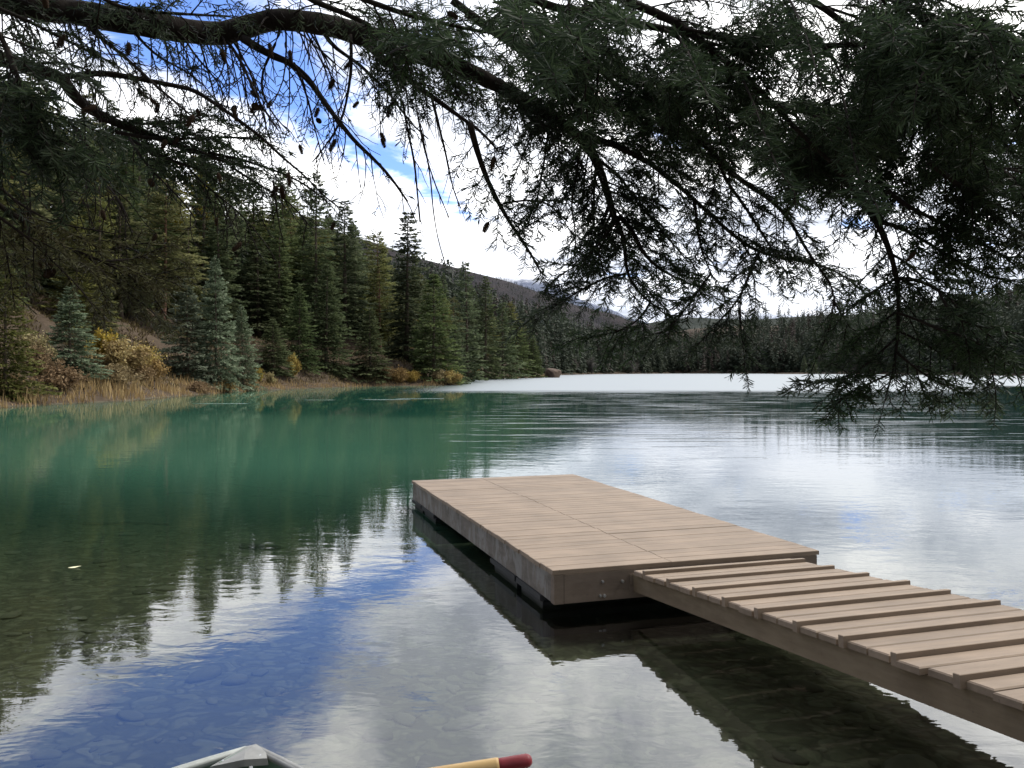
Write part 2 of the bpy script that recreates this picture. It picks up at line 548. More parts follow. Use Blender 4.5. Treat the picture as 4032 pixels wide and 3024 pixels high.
def water_mat():
    m, t, out = new_mat('lake_water')
    p = pos(t)
    sp = t.n('ShaderNodeSeparateXYZ', ins={0: p})
    x, y = sp.outputs[0], sp.outputs[1]
    depth = attr(t, 'shade')
    pw = t.vmul(p, (0.55, 1.0, 1.0))
    patch = t.noise(t.vmul(p, (0.35, 1.0, 1.0)), 0.075, 4, 0.6)
    patch_near = t.noise(p, 0.35, 3, 0.5)
    # wind-ruffled far lake; its edge runs almost straight across
    edge = t.math('MULTIPLY_ADD', t.math('SUBTRACT', t.noise(t.vmul(p, (0.3, 1, 1)), 0.12, 3), 0.5), 14.0, t.math('SUBTRACT', y, 82.0))
    ruff = t.smooth(t.math('MULTIPLY_ADD', t.math('SUBTRACT', t.noise(t.vmul(p, (0.25, 1.6, 1)), 0.5, 3, 0.6), 0.5), 22.0, edge), -7.0, 9.0)
    ruff = t.math('MULTIPLY', ruff, t.smooth(t.math('ADD', x, 8.5), -4.0, 5.0))
    calm_r = t.smooth(t.math('SUBTRACT', x, t.math('MULTIPLY', y, 0.52)), -2.0, 6.0)        # sheltered strip along the right
    ruff = t.math('MULTIPLY', ruff, t.math('SUBTRACT', 1.0, t.math('MULTIPLY', calm_r, t.math('SUBTRACT', 1.0, t.smooth(y, 105.0, 122.0)))))
    # livelier ripples out in the middle, nearly still along the left shore and close in
    right = t.smooth(t.math('SUBTRACT', x, t.math('MULTIPLY_ADD', y, 0.02, -3.0)), -4.0, 8.0)
    mid = t.math('MULTIPLY', t.smooth(y, 9.0, 30.0), right)
    band = t.math('MULTIPLY', t.math('MULTIPLY', t.smooth(y, 30.0, 55.0), right), t.smooth(patch, 0.42, 0.6))
    streak = t.smooth(t.noise(t.vmul(p, (0.16, 1.3, 1.0)), 1.0, 3, 0.6), 0.55, 0.70)
    streak = t.math('MULTIPLY', t.math('MULTIPLY', streak, t.smooth(y, 16.0, 34.0)), right)
    band = t.math('MULTIPLY', t.math('MULTIPLY_ADD', band, 0.08, t.math('MULTIPLY', streak, 0.75)), t.math('SUBTRACT', 1.0, calm_r))
    amp = t.math('MULTIPLY_ADD', mid, 0.35, 0.45)
    amp = t.math('MULTIPLY', amp, t.math('MULTIPLY_ADD', t.smooth(y, 16.0, 50.0), -0.80, 1.0))
    amp = t.math('MULTIPLY_ADD', band, 3.2, amp)
    for (cx0, cy0, rx, ry) in ((-9.0, 60.0, 2.0, 1.0), (-6.8, 62.0, 1.9, 1.0), (-18.0, 52.5, 2.0, 0.6), (-13.4, 59.0, 1.2, 0.5)):    # small cat's paws
        ex = t.math('POWER', t.math('DIVIDE', t.math('SUBTRACT', x, cx0), rx), 2.0)
        ey = t.math('POWER', t.math('DIVIDE', t.math('SUBTRACT', y, cy0), ry), 2.0)
        paw = t.math('SUBTRACT', 1.0, t.smooth(t.math('ADD', ex, ey), 0.2, 1.2))
        amp = t.math('MULTIPLY_ADD', paw, 14.0, amp)
    amp = t.math('MULTIPLY', amp, t.math('MULTIPLY_ADD', patch_near, 1.2, 0.4))
    h = t.math('MULTIPLY_ADD', t.noise(pw, 1.3, 2, 0.5, 0.3), 1.3, t.noise(pw, 4.6, 3, 0.55, 0.4))
    h = t.math('MULTIPLY_ADD', t.noise(pw, 0.45, 2, 0.5), 1.6, h)
    nrm = bump(t, t.math('MULTIPLY', h, amp), 1.0, 0.0042)
    fr = t.n('ShaderNodeFresnel')
    fr.inputs['IOR'].default_value = 1.85
    t.set(fr.inputs['Normal'], nrm)
    f = t.math('MULTIPLY_ADD', fr.outputs[0], 0.80, 0.03, clamp=True)
    gl = t.n('ShaderNodeBsdfGlossy')
    gl.inputs['Color'].default_value = (0.97, 0.98, 1.0, 1)
    gl.inputs['Roughness'].default_value = 0.0
    t.set(gl.inputs['Normal'], nrm)
    # clear water over the shelf, glacial blue-green where it deepens
    tr = t.n('ShaderNodeBsdfTransparent')
    t.set(tr.inputs['Color'], t.mix(t.smooth(depth, 0.05, 1.1), (0.86, 0.90, 0.82, 1), (0.50, 0.78, 0.60, 1)))
    df = t.n('ShaderNodeBsdfDiffuse')
    t.set(df.inputs['Color'], t.mix(t.smooth(t.noise(p, 0.05, 3), 0.35, 0.65), (0.038, 0.110, 0.070, 1), (0.050, 0.120, 0.075, 1)))
    deepc = t.mix(t.smooth(depth, 2.5, 8.8), df.inputs['Color'].links[0].from_socket, (0.012, 0.062, 0.042, 1))
    deepc = t.mix(t.math('MULTIPLY', t.smooth(t.math('SUBTRACT', x, t.math('MULTIPLY', y, 0.03)), -5.0, 3.5), t.smooth(y, 7.0, 18.0)), deepc, (0.012, 0.032, 0.027, 1))
    t.set(df.inputs['Color'], deepc)
    turb = t.smooth(depth, 0.22, 1.2)
    body = t.n('ShaderNodeMixShader')
    t.set(body.inputs[0], turb)
    t.set(body.inputs[1], tr.outputs[0])
    t.set(body.inputs[2], df.outputs[0])
    calm = t.n('ShaderNodeMixShader')
    t.set(calm.inputs[0], f)
    t.set(calm.inputs[1], body.outputs[0])
    t.set(calm.inputs[2], gl.outputs[0])
    rg = t.n('ShaderNodeBsdfGlossy')
    rg.inputs['Color'].default_value = (0.37, 0.395, 0.415, 1)
    rg.inputs['Roughness'].default_value = 0.42
    rough = t.n('ShaderNodeMixShader')
    rough.inputs[0].default_value = 0.92
    t.set(rough.inputs[1], df.outputs[0])
    t.set(rough.inputs[2], rg.outputs[0])
    fin = t.n('ShaderNodeMixShader')
    t.set(fin.inputs[0], ruff)
    t.set(fin.inputs[1], calm.outputs[0])
    t.set(fin.inputs[2], rough.outputs[0])
    t.set(out.inputs['Surface'], fin.outputs[0])
    return m


M['water'] = water_mat()

# ------------------------------------------------------------------ the lake and its shores
LAKE = np.array([(-34, 22), (-26, 9), (-14, 3.2), (-5, 2.3), (0, 2.3), (6, 2.0), (20, 0.5), (60, 4), (130, 60), (190, 190), (212, 347),
                 (216, 420), (222, 480), (214, 560), (214, 640), (126, 662), (60, 560), (13, 390), (14, 300), (9.5, 256), (-2, 226), (-12, 200),
                 (-19, 182), (-20, 158), (-15, 135), (-7.7, 119), (-10.5, 116), (-18.8, 111), (-25, 95), (-27, 75.6), (-26.3, 57), (-28.3, 46.8), (-33, 34)], float)


def shore_dist(x, y):
    """signed distance to the shoreline, positive on land"""
    x, y = np.asarray(x, float), np.asarray(y, float)
    d = np.full(x.shape, 1e18)
    inside = np.zeros(x.shape, bool)
    n = len(LAKE)
    for i in range(n):
        (ax, ay), (bx, by) = LAKE[i], LAKE[(i + 1) % n]
        ex, ey = bx - ax, by - ay
        tt = np.clip(((x - ax) * ex + (y - ay) * ey) / (ex * ex + ey * ey), 0, 1)
        d = np.minimum(d, (x - ax - tt * ex) ** 2 + (y - ay - tt * ey) ** 2)
        c = ((ay > y) != (by > y)) & (x < ex * (y - ay) / (ey if ey else 1e-9) + ax)
        inside ^= c
    d = np.sqrt(d)
    d = np.where(inside, -d, d)
    return d + (fbm(x * 0.35, y * 0.35, 3) - 0.5) * np.where(y > 25, 2.2, 0.8)


def ground_z(x, y):
    x, y = np.asarray(x, float), np.asarray(y, float)
    d = shore_dist(x, y)
    far = smoothstep(y, 6, 40)
    # the hill on the left is steep, the far and right shores gentler
    left = 1 - smoothstep(x, 5, 70)
    right = smoothstep(x, 195, 235)
    left = left * (1 - 0.72 * smoothstep(y, 190, 340))
    slope = 0.58 * left + (1 - left) * (0.17 + 0.20 * right)
    cap = 70 * left + (1 - left) * (34 + 26 * right)
    dl = np.maximum(d - 1.5, 0)
    hill = cap * (1 - np.exp(-dl * slope / cap))
    land_far = 0.30 * np.clip(d, 0, 1.5) + hill
    land_near = 0.62 * (1 - np.exp(-np.maximum(d, 0) / 1.6))
    land = land_near * (1 - far) + land_far * far
    land = land + np.where(d > 1, (fbm(x * 0.16, y * 0.16, 4) - 0.5) * np.clip(d, 0, 14) * 0.22 * far + (fbm(x * 1.3, y * 1.3, 3) - 0.5) * 0.25, 0)
    dn = np.maximum(-d, 0)
    bed_near = -(0.055 * np.minimum(dn, 9) + 0.08 * np.maximum(dn - 9, 0))
    bed_far = -(0.55 * dn)
    bed = np.maximum(bed_near * (1 - smoothstep(y, 30, 48)) + bed_far * smoothstep(y, 30, 48), -9)
    return np.where(d > 0, land + 0.02, bed)


def gz(x, y):
    return float(ground_z(np.array([x]), np.array([y]))[0])


def grid_mesh(xs, ys, zf, name, mat, shade=None):
    X, Y = np.meshgrid(xs, ys)
    Z = zf(X.ravel(), Y.ravel())
    V = np.stack([X.ravel(), Y.ravel(), Z], 1)
    nx, ny = len(xs), len(ys)
    i = np.arange(ny - 1)[:, None] * nx + np.arange(nx - 1)[None, :]
    Q = np.stack([i, i + 1, i + nx + 1, i + nx], -1).reshape(-1, 4)
    mb = MB()
    mb.add(V, Q, shade=0.5 if shade is None else shade(X.ravel(), Y.ravel()))
    return mb.obj(name, mat, smooth=True)


def steps(*seg):
    out = []
    for a, b, s in seg:
        out.append(np.arange(a, b, s))
    return np.concatenate(out)


gx = steps((-3000, -300, 150), (-300, -80, 8), (-80, -12, 1.0), (-12, 10, 0.16), (10, 40, 1.0), (40, 320, 5), (320, 3001, 150))
gy = steps((-400, -20, 40), (-20, 0, 1.0), (0, 20, 0.16), (20, 130, 1.0), (130, 300, 2.5), (300, 800, 8), (800, 3001, 150))
tag(grid_mesh(gx, gy, ground_z, 'ground', M['ground']), kind='structure')
wx = steps((-60, -12, 1.2), (-12, 12, 0.4), (12, 60, 2), (60, 301, 8))
wy = steps((-4, 20, 0.4), (20, 130, 1.5), (130, 705, 8))
tag(grid_mesh(wx, wy, lambda x, y: x * 0, 'water', M['water'], lambda x, y: np.maximum(0, -ground_z(x, y))), kind='structure')

# ------------------------------------------------------------------ far mountains
def mountain(name, ridge, Ynear, Yridge, mat, rough, n=160, m=50):
    """ridge: (a, e) tangents of azimuth and elevation of the ridge seen from the lake; real terrain at its real distance"""
    ridge = np.array(ridge, float)
    a = np.linspace(ridge[0, 0], ridge[-1, 0], n)
    e = np.interp(a, ridge[:, 0], ridge[:, 1])
    k = np.ones(5) / 5
    e = np.convolve(np.pad(e, 2, 'edge'), k, 'valid')
    V = []
    for j in range(m):
        s = j / (m - 1) * 1.6
        Y = Ynear + (Yridge - Ynear) * s
        X = a * Yridge
        H = e * Yridge + CAM_Z
        prof = np.where(s <= 1, s ** 0.85, 1 - (s - 1) * 0.9)
        Z = H * prof + rough * (fbm(X / (Yridge * 0.05) + 5, np.full(n, Y / (Yridge * 0.05)), 5) - 0.5) * min(1, 2 * s) * (0.25 if abs(s - 1) < 0.05 else 1)
        V.append(np.stack([X, np.full(n, Y), Z - (0 if j else 20)], 1))
    V = np.vstack(V)
    i = np.arange(m - 1)[:, None] * n + np.arange(n - 1)[None, :]
    Q = np.stack([i, i + 1, i + n + 1, i + n], -1).reshape(-1, 4)
    mb = MB()
    mb.add(V, Q)
    return tag(mb.obj(name, mat, smooth=True), kind='structure')


ma = lambda x: (x - 1106) / 1838.0
me_ = lambda y: (802 - y) / 1838.0
hill_m = mountain_mat('burnt_hillside', 9000, 9100, (0.022, 0.022, 0.025, 1), (0.044, 0.038, 0.040, 1), 0.012)
H1 = mountain('hills', [(-0.9, 0.12), (-0.5, 0.16), (ma(500), me_(470)), (ma(640), me_(478)), (ma(740), me_(500)), (ma(800), me_(520)), (ma(900), me_(556)), (ma(1000), me_(580)),
                   (ma(1100), me_(606)), (ma(1200), me_(645)), (ma(1300), me_(675)), (ma(1365), me_(692)), (ma(1500), me_(725)), (ma(1700), me_(765))], 950, 1700, hill_m, 26)
hill_2 = mountain_mat('wooded_hill', 9000, 9100, (0.022, 0.028, 0.024, 1), (0.045, 0.05, 0.042, 1), 0.012)
mountain('hills', [(0.02, 0.01), (ma(1380), me_(700)), (ma(1450), me_(688)), (ma(1600), me_(692)), (ma(1800), me_(680)), (ma(2000), me_(690)), (1.1, 0.06)], 1000, 2200, hill_2, 26)
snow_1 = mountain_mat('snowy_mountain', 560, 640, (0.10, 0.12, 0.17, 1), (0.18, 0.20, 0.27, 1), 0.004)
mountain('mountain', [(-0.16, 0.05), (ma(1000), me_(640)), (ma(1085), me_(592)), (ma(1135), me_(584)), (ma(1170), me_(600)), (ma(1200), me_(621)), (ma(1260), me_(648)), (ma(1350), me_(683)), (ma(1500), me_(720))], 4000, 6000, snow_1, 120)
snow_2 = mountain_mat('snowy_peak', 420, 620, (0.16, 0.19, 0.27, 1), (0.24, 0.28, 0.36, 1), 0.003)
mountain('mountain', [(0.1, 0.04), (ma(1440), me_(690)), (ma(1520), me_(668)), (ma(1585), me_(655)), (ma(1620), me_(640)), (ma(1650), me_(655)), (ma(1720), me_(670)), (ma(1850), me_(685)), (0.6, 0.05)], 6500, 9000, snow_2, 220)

# ------------------------------------------------------------------ the floating dock
ANG = math.radians(17.6)
CR = np.array([0.345, 6.89])                  # near-left corner of the deck on the water plane
DW, DL, DT = 2.52, 5.98, 0.38                 # width, length, height of the deck surface
dock = empty('floating_dock', (CR[0], CR[1], 0), ANG)     # local x = across, local y = away from shore
tag(dock, 'wide tan painted wooden float with tight deck boards at the ramp end', 'dock')
mb = MB()
NB = 41
pitch = DL / NB
for k in range(NB):
    y0 = k * pitch
    gapw = 0.003 + 0.008 * R_.random() ** 1.8
    zt = DT + R_.uniform(-0.0025, 0.0025)
    ov = R_.uniform(-0.006, 0.006)
    jt = 1.05 if k % 2 else 1.06
    if k > 27:
        jt = 1.03
    s = 0.5 + R_.uniform(-0.25, 0.25)
    s2 = s + R_.uniform(-0.12, 0.12)
    mb.cbox((-0.022 + ov, y0, DT - 0.038), (jt - 0.0012, y0 + pitch - gapw, zt), 0.004, s)
    mb.cbox((jt + 0.0012, y0, DT - 0.038), (DW + 0.022 + R_.uniform(-0.006, 0.006), y0 + pitch - gapw, zt + R_.uniform(-0.0015, 0.0015)), 0.004, s2)
mb.obj('deck_boards', M['deck'], dock)
FT, FB = DT - 0.041, DT - 0.275
mb = MB()
mb.box((0.0, 0.075, FB), (0.045, DL - 0.06, FT))
mb.obj('side_fascia', M['deck_side'], dock)
mb = MB()
mb.box((DW - 0.045, 0.075, FB), (DW, DL - 0.06, FT))
mb.obj('side_fascia', M['deck_side'], dock)
mb = MB()
mb.box((0.085, -0.004, FB - 0.004), (DW - 0.05, 0.045, FT))
mb.obj('end_fascia', M['fascia_front'], dock)
mb = MB()
mb.box((0.085, DL - 0.055, FB), (DW - 0.05, DL - 0.01, FT))
mb.obj('end_fascia', M['deck_side'], dock)
for (cx_, cy_) in ((0.0, 0.0), (DW - 0.08, 0.0), (0.0, DL - 0.07), (DW - 0.08, DL - 0.07)):
    mb = MB()
    mb.box((cx_ - 0.003, cy_ - 0.002, FB - 0.006), (cx_ + 0.083, cy_ + 0.073, FT - 0.001))
    mb.obj('corner_post', M['fascia_front'] if cy_ == 0 else M['deck_side'], dock)
mb = MB()                                      # joists under the boards
for xx in (0.5, 1.03, 1.55, 2.05):
    mb.box((xx, 0.06, FB + 0.03), (xx + 0.04, DL - 0.07, FT - 0.002))
mb.obj('joist_frame', M['deck_side'], dock)
for (y0, y1) in ((0.34, 0.92), (1.05, 1.78), (4.55, 5.25), (5.38, DL - 0.02)):
    mb = MB()
    mb.cbox((0.02, y0, -0.30), (DW - 0.02, y1, FB - 0.05), 0.03)
    mb.box((-0.018, y0 - 0.04, FB - 0.048), (DW + 0.018, y1 + 0.04, FB - 0.003))
    mb.obj('float_tank', M['float'], dock)
for (bx, bz, br) in ((0.42, DT - 0.12, 0.012), (0.60, DT - 0.13, 0.013), (0.40, DT - 0.235, 0.012), (0.435, DT - 0.238, 0.014)):
    mb = MB()
    mb.tube([(bx, -0.004, bz), (bx, -0.022, bz)], br, 10)
    mb.tube([(bx, -0.022, bz), (bx, -0.03, bz)], br * 0.5, 8)
    mb.obj('bolt', M['steel'], dock)

# ------------------------------------------------------------------ the ramp to the shore
RU0, RW = 0.670, 1.50
ramp_slope = 0.077
o2 = CR + RU0 * np.array([math.cos(ANG), math.sin(ANG)])
ramp = empty('boarding_ramp', (o2[0], o2[1], DT - 0.035), ANG)     # local y negative towards shore
ramp.rotation_euler = (-math.atan(ramp_slope), 0, ANG)
tag(ramp, 'narrow plank gangway with raised cross cleats sloping from the float up to shore', 'gangway')
RL = 5.7
mb = MB()
t0, per = 0.66, 0.394
yb = 0.015
boards, cleats = [], []
for k in range(-2, 14):
    c = t0 + k * per                          # distance of the cleat from the float
    if c > RL - 0.3:
        break
    if c > 0.05:
        cleats.append(c)
    for q in (0.050, 0.2155):
        a0 = c + q
        if a0 > 0.01:
            boards.append(a0)
for a0 in boards:
    j = R_.uniform(-0.022, 0.015)
    mb.cbox((j, -a0 - 0.148, -0.038), (RW + R_.uniform(-0.01, 0.014), -a0, R_.uniform(-0.002, 0.002)), 0.007, 0.5 + R_.uniform(-0.5, 0.5))
mb.obj('plank_deck', M['deck'], ramp)
for c in cleats:
    mb = MB()
    j = R_.uniform(-0.012, 0.012)
    mb.cbox((-0.012 + j, -c - 0.040, -0.040), (RW + 0.012 + R_.uniform(-0.02, 0.02), -c, 0.026 + R_.uniform(-0.002, 0.002)), 0.003, 0.5 + R_.uniform(-0.3, 0.3))
    mb.obj('cleat', M['deck'], ramp)
for xx in (0.025, RW - 0.55):
    mb = MB()
    mb.box((xx, -RL, -0.185), (xx + 0.042, -0.012, -0.043))
    mb.obj('stringer', M['stringer'], ramp)
mb = MB()
mb.box((0.0, -0.010, -0.19), (RW, 0.026, -0.043))
mb.obj('end_beam', M['fascia_front'], ramp)

# ------------------------------------------------------------------ rowing boat and oar at the shore
boat = empty('rowing_boat', (-0.985, 3.20, -0.045), 0.0)
tag(boat, 'green rowing boat with grey bow cap beached at the lower edge of the lake', 'boat')
ss = np.concatenate([np.linspace(0, 0.6, 13), np.linspace(0.75, 3.5, 12)])
halfb = 0.64 * np.tanh(2.0 * (ss + 0.015)) * (1 - 0.12 * smoothstep(ss, 2.2, 3.5))
sheer = 0.605 - 0.055 * smoothstep(ss, 0.0, 1.4) + 0.03 * smoothstep(ss, 2.2, 3.5)
keel = 0.02 + 0.26 * np.exp(-ss / 0.28)


def hull(off, flare):
    rows = []
    for s, b, zt, zk in zip(ss, halfb, sheer, keel):
        b2 = max(b - off, 0.004)
        sec = []
        for u in np.linspace(-1, 1, 15):
            au = abs(u)
            xx = b2 * (1 - (1 - au) ** 1.7) * (0.86 + 0.14 * au)
            zz = (zk + off) + (zt - zk - off) * max(0, (au - 0.28) / 0.72) ** 1.25
            sec.append((math.copysign(xx, u), -s + (off * 0.9 if s < 0.05 else 0) * -1, zz))
        rows.append(sec)
    return np.array(rows)


for off, nm, mt in ((0.0, 'hull', 'boat_green'), (0.012, 'inner_lining', 'boat_green')):
    H = hull(off, 0)
    a, b = H.shape[:2]
    i = np.arange(a - 1)[:, None] * b + np.arange(b - 1)[None, :]
    Q = np.stack([i, i + 1, i + b + 1, i + b], -1).reshape(-1, 4)
    mb = MB()
    mb.add(H.reshape(-1, 3), Q)
    T3 = [(a * b - b + q, a * b - b + q + 1, a * b - b + 7) for q in range(b - 1) if q not in (6, 7)]
    mb.add(H.reshape(-1, 3), None, T3)
    mb.obj(nm, M[mt], boat, smooth=True)
for sg in (-1, 1):
    mb = MB()
    P = np.stack([sg * (halfb + 0.002), -ss, sheer + 0.004], 1)
    for (dx, dz, r) in ((0.0, 0.0, 0.017), (0.012 * sg, -0.014, 0.013), (-0.014 * sg, 0.004, 0.010)):
        mb.tube(P + np.array([dx, 0, dz]), r, 8)
    mb.obj('gunwale', M['boat_white'] if sg < 0 else M['boat_grey'], boat, smooth=True)
mb = MB()
tipz = 0.632
pl = [(-0.105, -0.15), (-0.055, -0.07), (-0.02, -0.015), (0.015, 0.004), (0.04, -0.02), (0.07, -0.055), (0.085, -0.095), (0.01, -0.125)]
n = len(pl)
V = [(x, y, tipz - 0.10 * max(0, -y) - (0.0 if k < 7 else -0.012)) for k, (x, y) in enumerate(pl)]
V += [(x * 1.06, y * 1.03 + 0.004, z - 0.026) for (x, y, z) in V]
V += [(0.0, -0.08, tipz + 0.004)]
T3 = [(2 * n, (k + 1) % n, k) for k in range(n)][::1]
Q = [(k, (k + 1) % n, n + (k + 1) % n, n + k) for k in range(n)]
mb.add(V, Q, T3)
mb.obj('bow_cap', M['boat_grey'], boat)
mb = MB()
mb.tube([(-0.078, -0.128, tipz - 0.012), (-0.036, -0.068, tipz - 0.006), (-0.008, -0.03, tipz - 0.002)], 0.0035, 6)
mb.obj('cap_seam', M['boat_green'], boat)
for (rx_, ry_) in ((-0.07, -0.115), (-0.03, -0.085), (0.02, -0.09), (0.055, -0.08)):
    mb = MB()
    mb.tube([(rx_, ry_, tipz - 0.10 * -ry_ - 0.006), (rx_, ry_, tipz - 0.10 * -ry_ + 0.004)], 0.0045, 8)
    mb.obj('rivet', M['steel'], boat)
for s in (0.9, 1.9, 2.9):
    mb = MB()
    w = float(np.interp(s, ss, halfb)) - 0.03
    mb.cbox((-w * 0.93, -s - 0.13, 0.36), (w * 0.93, -s + 0.13, 0.39), 0.006)
    mb.obj('bench', M['boat_grey'], boat)

oar = empty('oar', (0.067, 2.86, 0.684), 0.0)
tag(oar, 'wooden oar with dark red rubber handle resting across the green boat', 'oar')
dirv = np.array([-1.0, -0.11, -0.10])
dirv /= np.linalg.norm(dirv)
pt = lambda s: dirv * s
mb = MB()
mb.tube([pt(0.0), pt(0.006), pt(0.016), pt(0.05), pt(0.10), pt(0.118)], [0.010, 0.0185, 0.0225, 0.0225, 0.021, 0.0215], 16)
mb.obj('grip', M['red_grip'], oar, smooth=True)
mb = MB()
mb.tube([pt(0.112), pt(0.122), pt(0.3), pt(0.7), pt(1.0)], [0.023, 0.0245, 0.0235, 0.021, 0.019], 16)
mb.obj('shaft', M['oar_wood'], oar, smooth=True)
mb = MB()
bl = []
for s, w, th in ((0.97, 0.02, 0.018), (1.07, 0.045, 0.014), (1.2, 0.07, 0.009), (1.36, 0.075, 0.007), (1.4, 0.06, 0.006)):
    c = pt(s)
    bl.append([c + (0, -w, -th), c + (0, w, -th), c + (0, w, th), c + (0, -w, th)])
bl = np.array(bl)
Q = [(4 * i + j, 4 * i + (j + 1) % 4, 4 * i + 4 + (j + 1) % 4, 4 * i + 4 + j) for i in range(4) for j in range(4)] + [(0, 3, 2, 1), (16, 17, 18, 19)]
mb.add(bl.reshape(-1, 3), Q)
mb.obj('blade', M['oar_wood'], oar)

# ------------------------------------------------------------------ lake bed: stones, sunken logs, a floating leaf
def rock_verts(seed, nu=9, nv=6):
    r = np.random.default_rng(seed)
    V = []
    for j in range(nv + 1):
        th = math.pi * j / nv
        for i in range(nu):
            ph = 2 * math.pi * i / nu
            V.append((math.sin(th) * math.cos(ph), math.sin(th) * math.sin(ph), math.cos(th)))
    V = np.array(V)
    for _ in range(5):
        d = r.normal(size=3)
        d /= np.linalg.norm(d)
        V -= np.maximum(V @ d - r.uniform(0.45, 0.8), 0)[:, None] * d * 0.9
    Q = [(j * nu + i, j * nu + (i + 1) % nu, (j + 1) * nu + (i + 1) % nu, (j + 1) * nu + i) for j in range(nv) for i in range(nu)]
    return V, np.array(Q)


protoR = [rock_verts(s) for s in range(7)]
mb = MB()
k = 0
while k < 800:
    y = 3.0 + 13.0 * R_.random() ** 1.3
    x = R_.uniform(-0.72 * y - 0.5, 0.55 * y)
    if shore_dist(np.array([x]), np.array([y]))[0] > -0.2:
        k += 1
        continue
    V, Q = protoR[R_.randrange(7)]
    s = 0.025 + 0.10 * R_.random() ** 4
    a = R_.uniform(0, 6.28)
    c, s_ = math.cos(a), math.sin(a)
    W = V * np.array([s * R_.uniform(0.9, 1.9), s * R_.uniform(0.7, 1.2), s * R_.uniform(0.25, 0.5)])
    W = np.stack([W[:, 0] * c - W[:, 1] * s_, W[:, 0] * s_ + W[:, 1] * c, W[:, 2]], 1) + np.array([x, y, gz(x, y) + s * 0.1])
    mb.add(W, Q, shade=R_.random())
    k += 1
tag(mb.obj('lake_stones', M['stone'], smooth=True), kind='stuff')

log_specs = [((31, 473), (161, 465), 0.03, 'long thin sunken log far out beyond the others at left'),
             ((167, 494), (340, 498), 0.03, 'long sunken log lying in the green water between shelf and deep'),
             ((225, 483), (306, 494), 0.022, 'slender slanting sunken log meeting a longer log at its right end'),
             ((82, 524), (168, 525), 0.028, 'short dark sunken log lying alone on the stony shelf'),
             ((241, 547), (279, 548), 0.04, 'stubby thick sunken log nearest the dock')]
for (pa, pb, r, lab) in log_specs:
    pts = []
    for (px, py) in (pa, pb):
        D = FPX * 2.0 / (py - HOR)
        X = (px - 512) / FPX * D
        for _ in range(6):                     # follow the sight line down to the bed
            zb = max(gz(X, D), -1.3) + r
            D = FPX * (2.0 - zb) / (py - HOR)
            X = (px - 512) / FPX * D
        pts.append(np.array([X, D, zb]))
    P = np.array([pts[0] + (pts[1] - pts[0]) * u for u in np.linspace(0, 1, 9)])
    P[1:-1] += rng.normal(0, 0.02, (7, 3))
    base = P[0].copy()
    mb = MB()
    mb.tube(P - base, r * np.linspace(1.15, 0.7, 9), 8, rough=0.12)
    o = mb.obj('sunken_log', M['log'], smooth=True)
    o.location = base
    tag(o, lab, 'log', 'logs sunken on the lake bed')

mb = MB()
lp = [(-0.07, 0, 0.0), (-0.03, 0.03, 0.004), (0.02, 0.035, 0.008), (0.07, 0.0, 0.02), (0.02, -0.03, 0.006), (-0.03, -0.028, 0.003), (0, 0, 0.001)]
mb.add([(x, y, z) for x, y, z in lp] + [(x, y, z - 0.0015) for x, y, z in lp], None,
       [(6, i, (i + 1) % 6) for i in range(6)] + [(13, 7 + (i + 1) % 6, 7 + i) for i in range(6)])
o = mb.obj('fallen_leaf', M['leaf'])
o.location = (-4.44, 8.61, 0.004)
tag(o, 'small pale yellow leaf floating on the still water over the stones', 'leaf')

